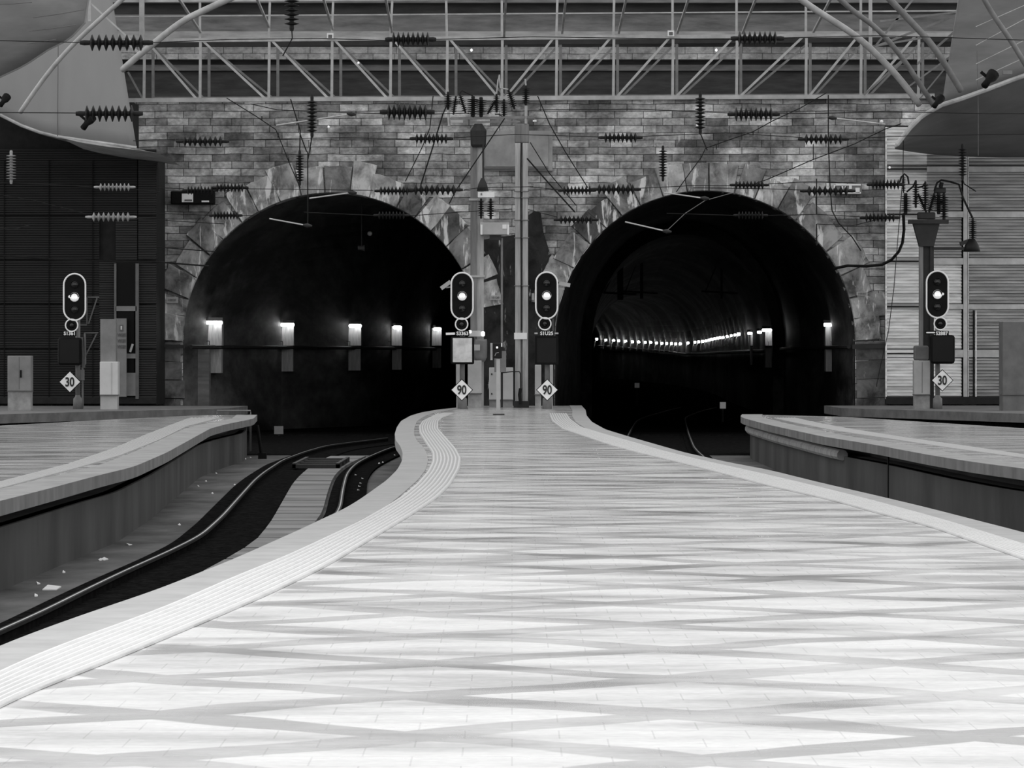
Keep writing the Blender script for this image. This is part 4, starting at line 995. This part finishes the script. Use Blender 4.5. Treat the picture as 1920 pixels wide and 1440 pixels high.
cd = thing('conduit', P(941, 645, ZM-.2), 'thin grey conduit running down beside the left mast', 'pipe'); MB().tube([P(941,446,ZM-.2), P(941,650,ZM-.2)], .035, 6).build('pipe', 'steel_dim', cd)
MB().tube([P(945,642,ZM-.2), P(941,650,ZM-.2)], .035, 6).build('elbow', 'steel_dim', cd)
# equipment behind the masts
def cab(label, x0, y0, x1, Z, m='cab', d=.5, plinth=0, seam=True, name='trackside_cabinet', pm='conc'):
    t = thing(name, (P((x0+x1)/2,0,Z).x, Z, 0), label, 'cabinet'); y1 = 670+F*CAMH/Z; yp = plinth or y1-4
    pxbox(MB(), x0, y0, x1, yp, Z, d).build('body', m, t, bevel=.02); pxbox(MB(), x0+.5, yp, x1-.5, y1, Z+.03, d-.06).build('plinth', pm, t)
    pxbox(MB(), x0-.6, yp-.8, x1+.6, yp+.8, Z-.02, d).build('seam', 'mid', t)
    if seam: pxbox(MB(), (x0+x1)/2-.4, y0+3, (x0+x1)/2+.4, yp-3, Z-.01, .03).build('door_gap', 'mid', t)
    return t
cab('pale cabinet behind the left central signal post', 877, 676, 903, 134.2, 'cab', .5, 738, False); cab('slim pale cabinet left of the left central signal post', 855, 676, 862, 134.2, 'cab', .5, 738, False)
c_ = cab('wide pale cabinet between the two masts', 917, 689, 962, 137, 'cab_white', .5, 750, False)
pxbox(MB(), 921, 700, 923, 703, 136.98, .03).build('lock', 'black', c_); pxbox(MB(), 921, 737, 923, 740, 136.98, .03).build('lock', 'black', c_)
gb = thing('grey_box', P(942, 699, ZM-.5), 'mid grey box hung behind the small post between the masts', 'box'); pxbox(MB(), 927, 658, 949, 698, ZM-.35, .3).build('case', 'cab_grey', gb); MB().bar(P(941,698,ZM-.2), P(941,764,ZM-.2), .07).build('leg', 'steel_dark', gb)
cab('pale cabinet behind the right central signal post', 1003, 684, 1015, 134.2, 'cab', .5, 740, False); cab('narrow pale cabinet right of the right central signal post', 1031, 684, 1037, 134.2, 'cab', .5, 740, False)
mm = thing('mast_drum', P(901, 676, ZM-.4), 'round dark drum fitting low on the left mast beside the mirror', 'drum'); MB().lathe(P(901,636,ZM-.3), P(901,678,ZM-.3), [(0,.20),(.1,.21),(.8,.21),(1,.14)], 14).build('drum', 'steel_dim', mm, smooth=True)
pxbox(MB(), 889, 646, 900, 657, ZM-.55, .04).build('plate', 'cab', mm)
pxbox(MB(), 878, 620, 902, 631, ZM-.45, .3).build('clamp', 'cab', mm); MB().lathe(P(902,626,ZM-.6), P(909,626,ZM-.6), [(0,.05),(.3,.08),(.7,.08),(1,.05)], 10).build('lamp', 'hot', mm, smooth=True)
MB().lathe(P(879,622,ZM-.6), P(884,622,ZM-.6), [(0,.03),(.3,.05),(.7,.05),(1,.03)], 10).build('lamp', 'hot', mm, smooth=True)
# small post in front with device
q = base(935, 778); ps = thing('platform_post', (q.x, q.y, 0), 'short pale post with a black device head standing on the platform end', 'post'); Zp = q.y
pxbox(MB(), 930.5, 672, 937.5, 777, Zp, .1).build('post', 'cab', ps, bevel=.01); MB().box(q.x-.16, q.x+.16, q.y-.25, q.y+.25, 0, .03).build('base_plate', 'steel_dark', ps)
pxbox(MB(), 924, 643, 941, 672, Zp-.05, .2).build('device', 'black_gloss', ps, bevel=.02); pxbox(MB(), 919.5, 643, 923.5, 675, Zp+.02, .12).build('side_plate', 'cab', ps)
pxbox(MB(), 930.5, 650, 933.5, 653, Zp-.07, .03).build('indicator', 'hot', ps); pxbox(MB(), 939.5, 643, 941.5, 650, Zp-.07, .03).build('edge_mark', 'white', ps)
mb = MB(); mb.tube([P(928,667,Zp-.07),P(930,662,Zp-.07),P(935,661,Zp-.07)], .008, 4); mb.build('scratch', 'cab', ps)

# ------------------------------------------------------------------ signals
def stadium(w, h, n=14):
    r = w/2; pts = []
    for k in range(n+1): t = math.pi*k/n; pts.append((r*math.cos(t), h/2-r+r*math.sin(t)))
    for k in range(n+1): t = math.pi+math.pi*k/n; pts.append((r*math.cos(t), -h/2+r+r*math.sin(t)))
    return pts
def signal(label, hx, hy, lx, ly, bx, by, bw, bh, post, dia, dy, Z, num, nx, plate_txt, mirror=False, box_bevel=.06, postm='steel_dim', camside=0, lit=(0,0)):
    s = Z/F; y1 = 670+CAMH/s
    t = thing('railway_signal', (P(post,0,Z).x, Z+.35, 0), label, 'signal')
    MB().tube([P(post, y1, Z+.4), P(post, hy-20, Z+.4)], .075, 10).build('post', postm, t, smooth=True)
    MB().lathe(P(post, y1, Z+.4), P(post, y1-26, Z+.4), [(0,.15),(.75,.14),(.9,.08),(1,.08)], 12).build('post_foot', postm, t, smooth=True)
    c = P(hx, hy, Z); st = stadium(.70, 1.47)
    hd = MB(); hd.prism([(c.x+x*.93, c.z+z*.965) for x, z in st], Z, Z+.12); head = hd.build('signal_head', 'black' , t)
    ring = MB(); ring.tube([(c.x+x*.955, Z-.02, c.z+z*.98) for x, z in st]+[(c.x+st[0][0]*.955, Z-.02, c.z+st[0][1]*.98)], .026, 6, False); ring.build('white_rim', 'sign_white', head)
    for k, dz in enumerate((.385, 0, -.385)):
        q = Vector((c.x, Z-.02, c.z+dz)); mb = MB(); mb.lathe(q, q+Vector((0,-.05,0)), [(0,.11),(.6,.10),(1,.06)], 16)
        mb.build('lens', 'lens', head, smooth=True)
        hood = MB(); hood.tube([(q.x+.125*math.cos(a), q.y-.08, q.z+.125*math.sin(a)) for a in [math.pi*i/10 for i in range(11)]], .018, 5); hood.build('hood', 'black', head)
        if k == 1:
            mb = MB(); mb.lathe(q+Vector((0,-.05,0)), q+Vector((0,-.09,0)), [(0,.145),(.6,.13),(1,.07)], 20); mb.build('lit_lens', 'lit', head, smooth=True)
            for dx in (-.04, .05):
                mb = MB(); w_ = q+Vector((dx,-.09,.0)); mb.lathe(w_, w_+Vector((0,-.03,0)), [(0,.04),(1,.02)], 10); mb.build('hot_spot', 'hot', head)
            if lit[0]:
                mb = MB(); w_ = q+Vector((lit[0],-.04,.01)); mb.lathe(w_, w_+Vector((0,-.03,0)), [(0,.045),(1,.03)], 10); mb.build('side_glint', 'lit', head)
    c2 = P(lx, ly, Z); lower = MB(); lower.lathe(Vector((c2.x, Z+.1, c2.z)), Vector((c2.x, Z, c2.z)), [(0,.19),(1,.19)], 22); lo_ = lower.build('lower_lamp', 'black', t)
    mb = MB(); mb.tube([(c2.x+.19*math.cos(a), Z-.02, c2.z+.19*math.sin(a)) for a in [2*math.pi*i/24 for i in range(25)]], .021, 6, False); mb.build('white_rim', 'sign_white', lo_)
    mb = MB(); mb.lathe(Vector((c2.x, Z, c2.z)), Vector((c2.x, Z-.04, c2.z)), [(0,.09),(1,.05)], 14); mb.build('lens', 'lens', lo_, smooth=True)
    p = thing('number_plate', P(nx, 625, Z)); p.parent = t; p.location = P(nx, 625, Z)-WL[t.name]
    bpy.data.objects.remove(p)
    pl = pxbox(MB(), nx-13, 620.5, nx+13, 630, Z-.02, .04).build('number_plate', 'black', t)
    text('lettering', plate_txt, 'sign_white', pl, P(nx, 625, Z-.04), .105, 1.0, .004)
    bxo = pxbox(MB(), bx-bw/2, by-bh/2, bx+bw/2, by+bh/2, Z-.1, .42).build('indicator_box', 'black', t, bevel=box_bevel)
    if mirror: pxbox(MB(), bx-18, by-23, bx+18, by+22, Z-.12, .03).build('mirror_face', 'mirror', bxo)
    else: pxbox(MB(), bx-bw/2+4, by-bh/2+4, bx+bw/2-4, by+bh/2-4, Z-.11, .02).build('dark_screen', 'black_gloss', bxo)
    d = P(dia, dy, Z); r = .345; sg = MB(); sg.prism([(d.x, d.z-r), (d.x+r, d.z), (d.x, d.z+r), (d.x-r, d.z)], Z-.14, Z-.12); so = sg.build('speed_sign', 'black', t)
    r = .315; sg = MB(); sg.prism([(d.x, d.z-r), (d.x+r, d.z), (d.x, d.z+r), (d.x-r, d.z)], Z-.155, Z-.14); sg.build('sign_face', 'sign_white', so)
    text('digits', num, 'digit', so, (d.x, Z-.165, d.z), .27, .74, .010)
    MB().bar((d.x, Z-.1, d.z), (P(post,0,Z).x, Z+.35, d.z), .05).build('sign_bracket', 'steel_dim', t)
    for k, yy in enumerate((hy+20, ly, by)):
        MB().bar(P((hx, lx, bx)[k], yy, Z+.1), P(post, yy, Z+.38), .05).build('mounting_arm', 'steel_dim', t)
    return t
s1 = signal('central left signal with lit lamp over a square mirror and a 90 sign', 866.5, 555, 865.5, 608, 867, 657, 44, 52, 867, 866, 731, 132, '90', 867, 'S3363', True, .05)
s2 = signal('central right signal with lit lamp over a dark box and a 90 sign', 1025, 554, 1021.5, 607, 1025, 657, 44, 54, 1026, 1026, 731, 132, '90', 1025, 'S1U25', False, .01)
s3 = signal('far left signal against the dark building with a 30 sign', 140, 557, 134.5, 610, 130, 659, 44, 52, 146, 132, 716, 132, '30', 130, 'S1361', False, .08, lit=(-.15,))
s4 = signal('far right signal against the metal cladding with a 30 sign', 1757.5, 552, 1763, 607, 1768, 655, 46, 54, 1758, 1766, 713, 132, '30', 1766, 'S2887', False, .09, lit=(.16,))
# extra fittings on signals
for t, a_, b_ in ((s1, (845, 528), (827, 541)), (s2, (1048, 531), (1069, 535))):
    MB().bar(P(*a_, 132.1), P(*b_, 132.1), .12, .2).build('hooded_camera', 'cab', t); MB().bar(P(a_[0], a_[1]+10, 132.1), P((a_[0]+b_[0])/2, a_[1]+11, 132.1), .05).build('camera_bracket', 'cab', t)
MB().bar(P(836, 626, 131.9), P(853, 625.5, 131.9), .07).build('white_tube', 'sign_white', s1); MB().bar(P(1002, 625, 131.9), P(1008, 625, 131.9), .05).build('white_dash', 'cab', s2)
MB().bar(P(1040, 625, 131.9), P(1047, 625, 131.9), .05).build('white_dash', 'cab', s2); MB().bar(P(1037, 597, 132.3), P(1037, 630, 132.3), .06).build('side_post', 'mid', s2)
pxbox(MB(), 1735, 620, 1755, 627, 131.95, .05).build('label_case', 'black', s4); pxbox(MB(), 1737, 622.2, 1753, 624.8, 131.9, .05).build('white_dash', 'sign_white', s4)
pxbox(MB(), 997, 550, 1002, 562, 132.2, .1).build('side_box', 'cab', s2)
# service frame beside the left signal
sf = thing('access_bracket', (P(158,0,132.6).x, 132.6, 0), 'thin pale pipe with triangular steel brackets behind the far left signal', 'bracket')
MB().tube([P(155,766,132.6),P(155,690,132.6),P(160,682,132.6),P(159,625,132.6)], .03, 6).build('pipe', 'steel_dim', sf); MB().bar(P(153,632,132.6), P(157,690,132.6), .09).build('pipe_cover', 'cab_dim', sf)
for l in ([(163,557),(186,557)],[(182,559),(166,607)],[(163,557),(163,607)],[(148,609),(163,609)],[(158,624),(184,624)],[(181,626),(160,668)]): MB().bar(P(*l[0], 132.6), P(*l[1], 132.6), .04).build('bracket_bar', 'cab_dim', sf)
pxbox(MB(), 146, 693, 158, 713, 132.5, .1).build('terminal_box', 'cab_grey', sf)
# cabinets on the left rear platform
c1 = cab('pale cabinet with a dark handle on a stone plinth at far left', 14, 667, 58, 128.5, 'cab_grey', .6, 733, True); pxbox(MB(), 37.5, 694, 40.5, 708, 128.46, .03).build('handle', 'black', c1)
c2 = thing('white_pillar', (P(204,0,131).x, 131, 0), 'tall two part pale pillar cabinet left of the glazed door', 'cabinet')
pxbox(MB(), 188, 598, 217, 678, 131.2, .5).build('upper_case', 'cab_grey', c2); pxbox(MB(), 187, 678, 221, 741, 131, .6).build('lower_case', 'cab_white', c2, bevel=.02); pxbox(MB(), 188, 741, 220, 670+F*CAMH/131, 131.05, .5).build('plinth', 'cab', c2)
pxbox(MB(), 187, 740, 221, 741.6, 130.98, .3).build('seam', 'mid', c2); pxbox(MB(), 209, 680, 209.6, 740, 130.98, .05).build('corner_line', 'cab', c2)
rlg = thing('handrail', P(440, 778, 121), 'low pale tubular rail behind the tip of the left platform', 'rail'); MB().tube([P(407,777,121),P(407,770,121),P(470,770,121),P(470,777,121)], .02, 6).build('tube', 'steel_dim', rlg)
for x in (407, 470): MB().tube([P(x,777,121), Vector((P(x,0,121).x,121,BED))], .03, 6).build('leg', 'steel_dark', rlg)
# right rear platform
cab('pale slim cabinet left of the far right signal', 1714, 676, 1744, 132.5, 'cab', .5, 740, True)
cab('large grey double cabinet at the right picture edge', 1880, 603, 1950, 128, 'cab_dim', 1.0, 740, False, pm='cab_dim')
gb2 = thing('grey_box', P(1725, 676, 133), 'rounded dull box on top of the slim cabinet at right', 'box'); pxbox(MB(), 1714, 648, 1741, 675.5, 132.6, .3).build('case', 'cab_dim', gb2, bevel=.05)
ZN = 133.6
m3 = thing('overhead_line_mast', (P(1737,0,ZN).x, ZN, 0), 'dark steel mast with branching insulators in front of the metal cladding', 'mast')
yN = 670+F*CAMH/ZN
pxbox(MB(), 1724, 455, 1731, yN, ZN, .25).build('left_flange', 'mast_dim', m3); pxbox(MB(), 1744, 455, 1751, yN, ZN, .25).build('right_flange', 'steel_dark', m3); pxbox(MB(), 1731, 455, 1744, yN, ZN+.1, .08).build('web', 'steel_dark', m3)
mb = MB(); mb.prism([(P(x,y,ZN).x, P(x,y,ZN).z) for x, y in ((1724,462),(1751,462),(1762,418),(1712,418))], ZN-.05, ZN+.3); mb.build('head', 'steel_dark', m3)
MB().bar(P(1703,416,ZN), P(1778,416,ZN), .12, .3).build('crossbar', 'steel_dark', m3); MB().bar(P(1750,466,ZN), P(1818,466,ZN), .09).build('side_arm', 'steel_dark', m3)
pxbox(MB(), 1721, 398, 1754, 411, ZN-.05, .3).build('drive_box', 'steel_dark', m3, bevel=.03)
for a_, b_, h in (((1698,362),(1698,402),15),((1717,338),(1717,390),9),((1735,340),(1735,392),9),((1721,363),(1737,398),9),((1752,362),(1742,398),9),((1760,360),(1760,402),14),((1770,362),(1770,414),12),((1694,328),(1694,362),6)):
    insulator(a_, b_, ZN, m3, 9, h*1.3)
pxbox(MB(), 1752, 352, 1774, 362, ZN, .2).build('cap', 'steel_dark', m3, bevel=.03)
wire([(1686,345),(1690,332),(1696,326),(1702,332),(1704,345)], ZN, m3, .03, 'jumper'); wire([(1700,360),(1712,350),(1717,340)], ZN, m3, .03, 'jumper'); wire([(1720,352),(1730,350),(1735,342)], ZN, m3, .03, 'jumper')
wire([(1752,358),(1757,343),(1765,338),(1782,341),(1798,346),(1806,372),(1823,408)], ZN, m3, .035, 'jumper'); wire([(1764,352),(1766,342)], ZN, m3, .07, 'cap_pin')
wire([(1694,402),(1695,430),(1692,455),(1685,472),(1672,487),(1655,496),(1625,499),(1590,498),(1565,503)], ZN, m3, .05, 'feeder_cable', Z2=ZW-.4)
bl = thing('bell_insulator', P(1822, 472, ZN), 'dark bell shaped insulator standing at the end of the mast side arm', 'insulator')
insulator((1824,408),(1824,452), ZN, bl, 9, 13); MB().lathe(P(1822,448,ZN), P(1822,472,ZN), [(0,.10),(.5,.22),(1,.27)], 14).build('skirt', 'dark_ins', bl, smooth=True); MB().bar(P(1800,458,ZN),P(1815,452,ZN),.12).build('lug','steel_dark',bl)

# ------------------------------------------------------------------ light
w = bpy.data.worlds.new('World'); bpy.context.scene.world = w; w.use_nodes = True
nt = w.node_tree; bg = nt.nodes['Background']
tc = nt.nodes.new('ShaderNodeTexCoord'); sx = nt.nodes.new('ShaderNodeSeparateXYZ'); nt.links.new(tc.outputs['Generated'], sx.inputs[0])
r = ramp(nt, sx.outputs[2], [(.0, .42), (.07, .60), (.11, 1.0), (.3, .62), (1, .66)])
nt.links.new(r.outputs[0], bg.inputs[0]); bg.inputs[1].default_value = 1.55
# daylight falling through the glazed roof over the near end of the platform
ld = bpy.data.lights.new('skylight', 'AREA'); ld.shape = 'RECTANGLE'; ld.size = 12; ld.size_y = 44; ld.energy = 3700
lo_ = bpy.data.objects.new('skylight', ld); C.objects.link(lo_); lo_.location = (0, 14, 13)

cam = bpy.data.cameras.new('camera'); co = bpy.data.objects.new('camera', cam); C.objects.link(co)
co.location = (0, 0, CAMH); co.rotation_euler = (math.pi/2, 0, 0)
cam.sensor_fit = 'HORIZONTAL'; cam.sensor_width = 36; cam.lens = 36*F/1920; cam.shift_y = -50/1920
cam.clip_end = 2000
sc = bpy.context.scene; sc.camera = co
sc.view_settings.view_transform = 'Standard'; sc.view_settings.look = 'None'; sc.view_settings.exposure = 0; sc.view_settings.gamma = 1
sc.view_settings.use_curve_mapping = False
sc.cycles.use_denoising = True; sc.cycles.max_bounces = 6
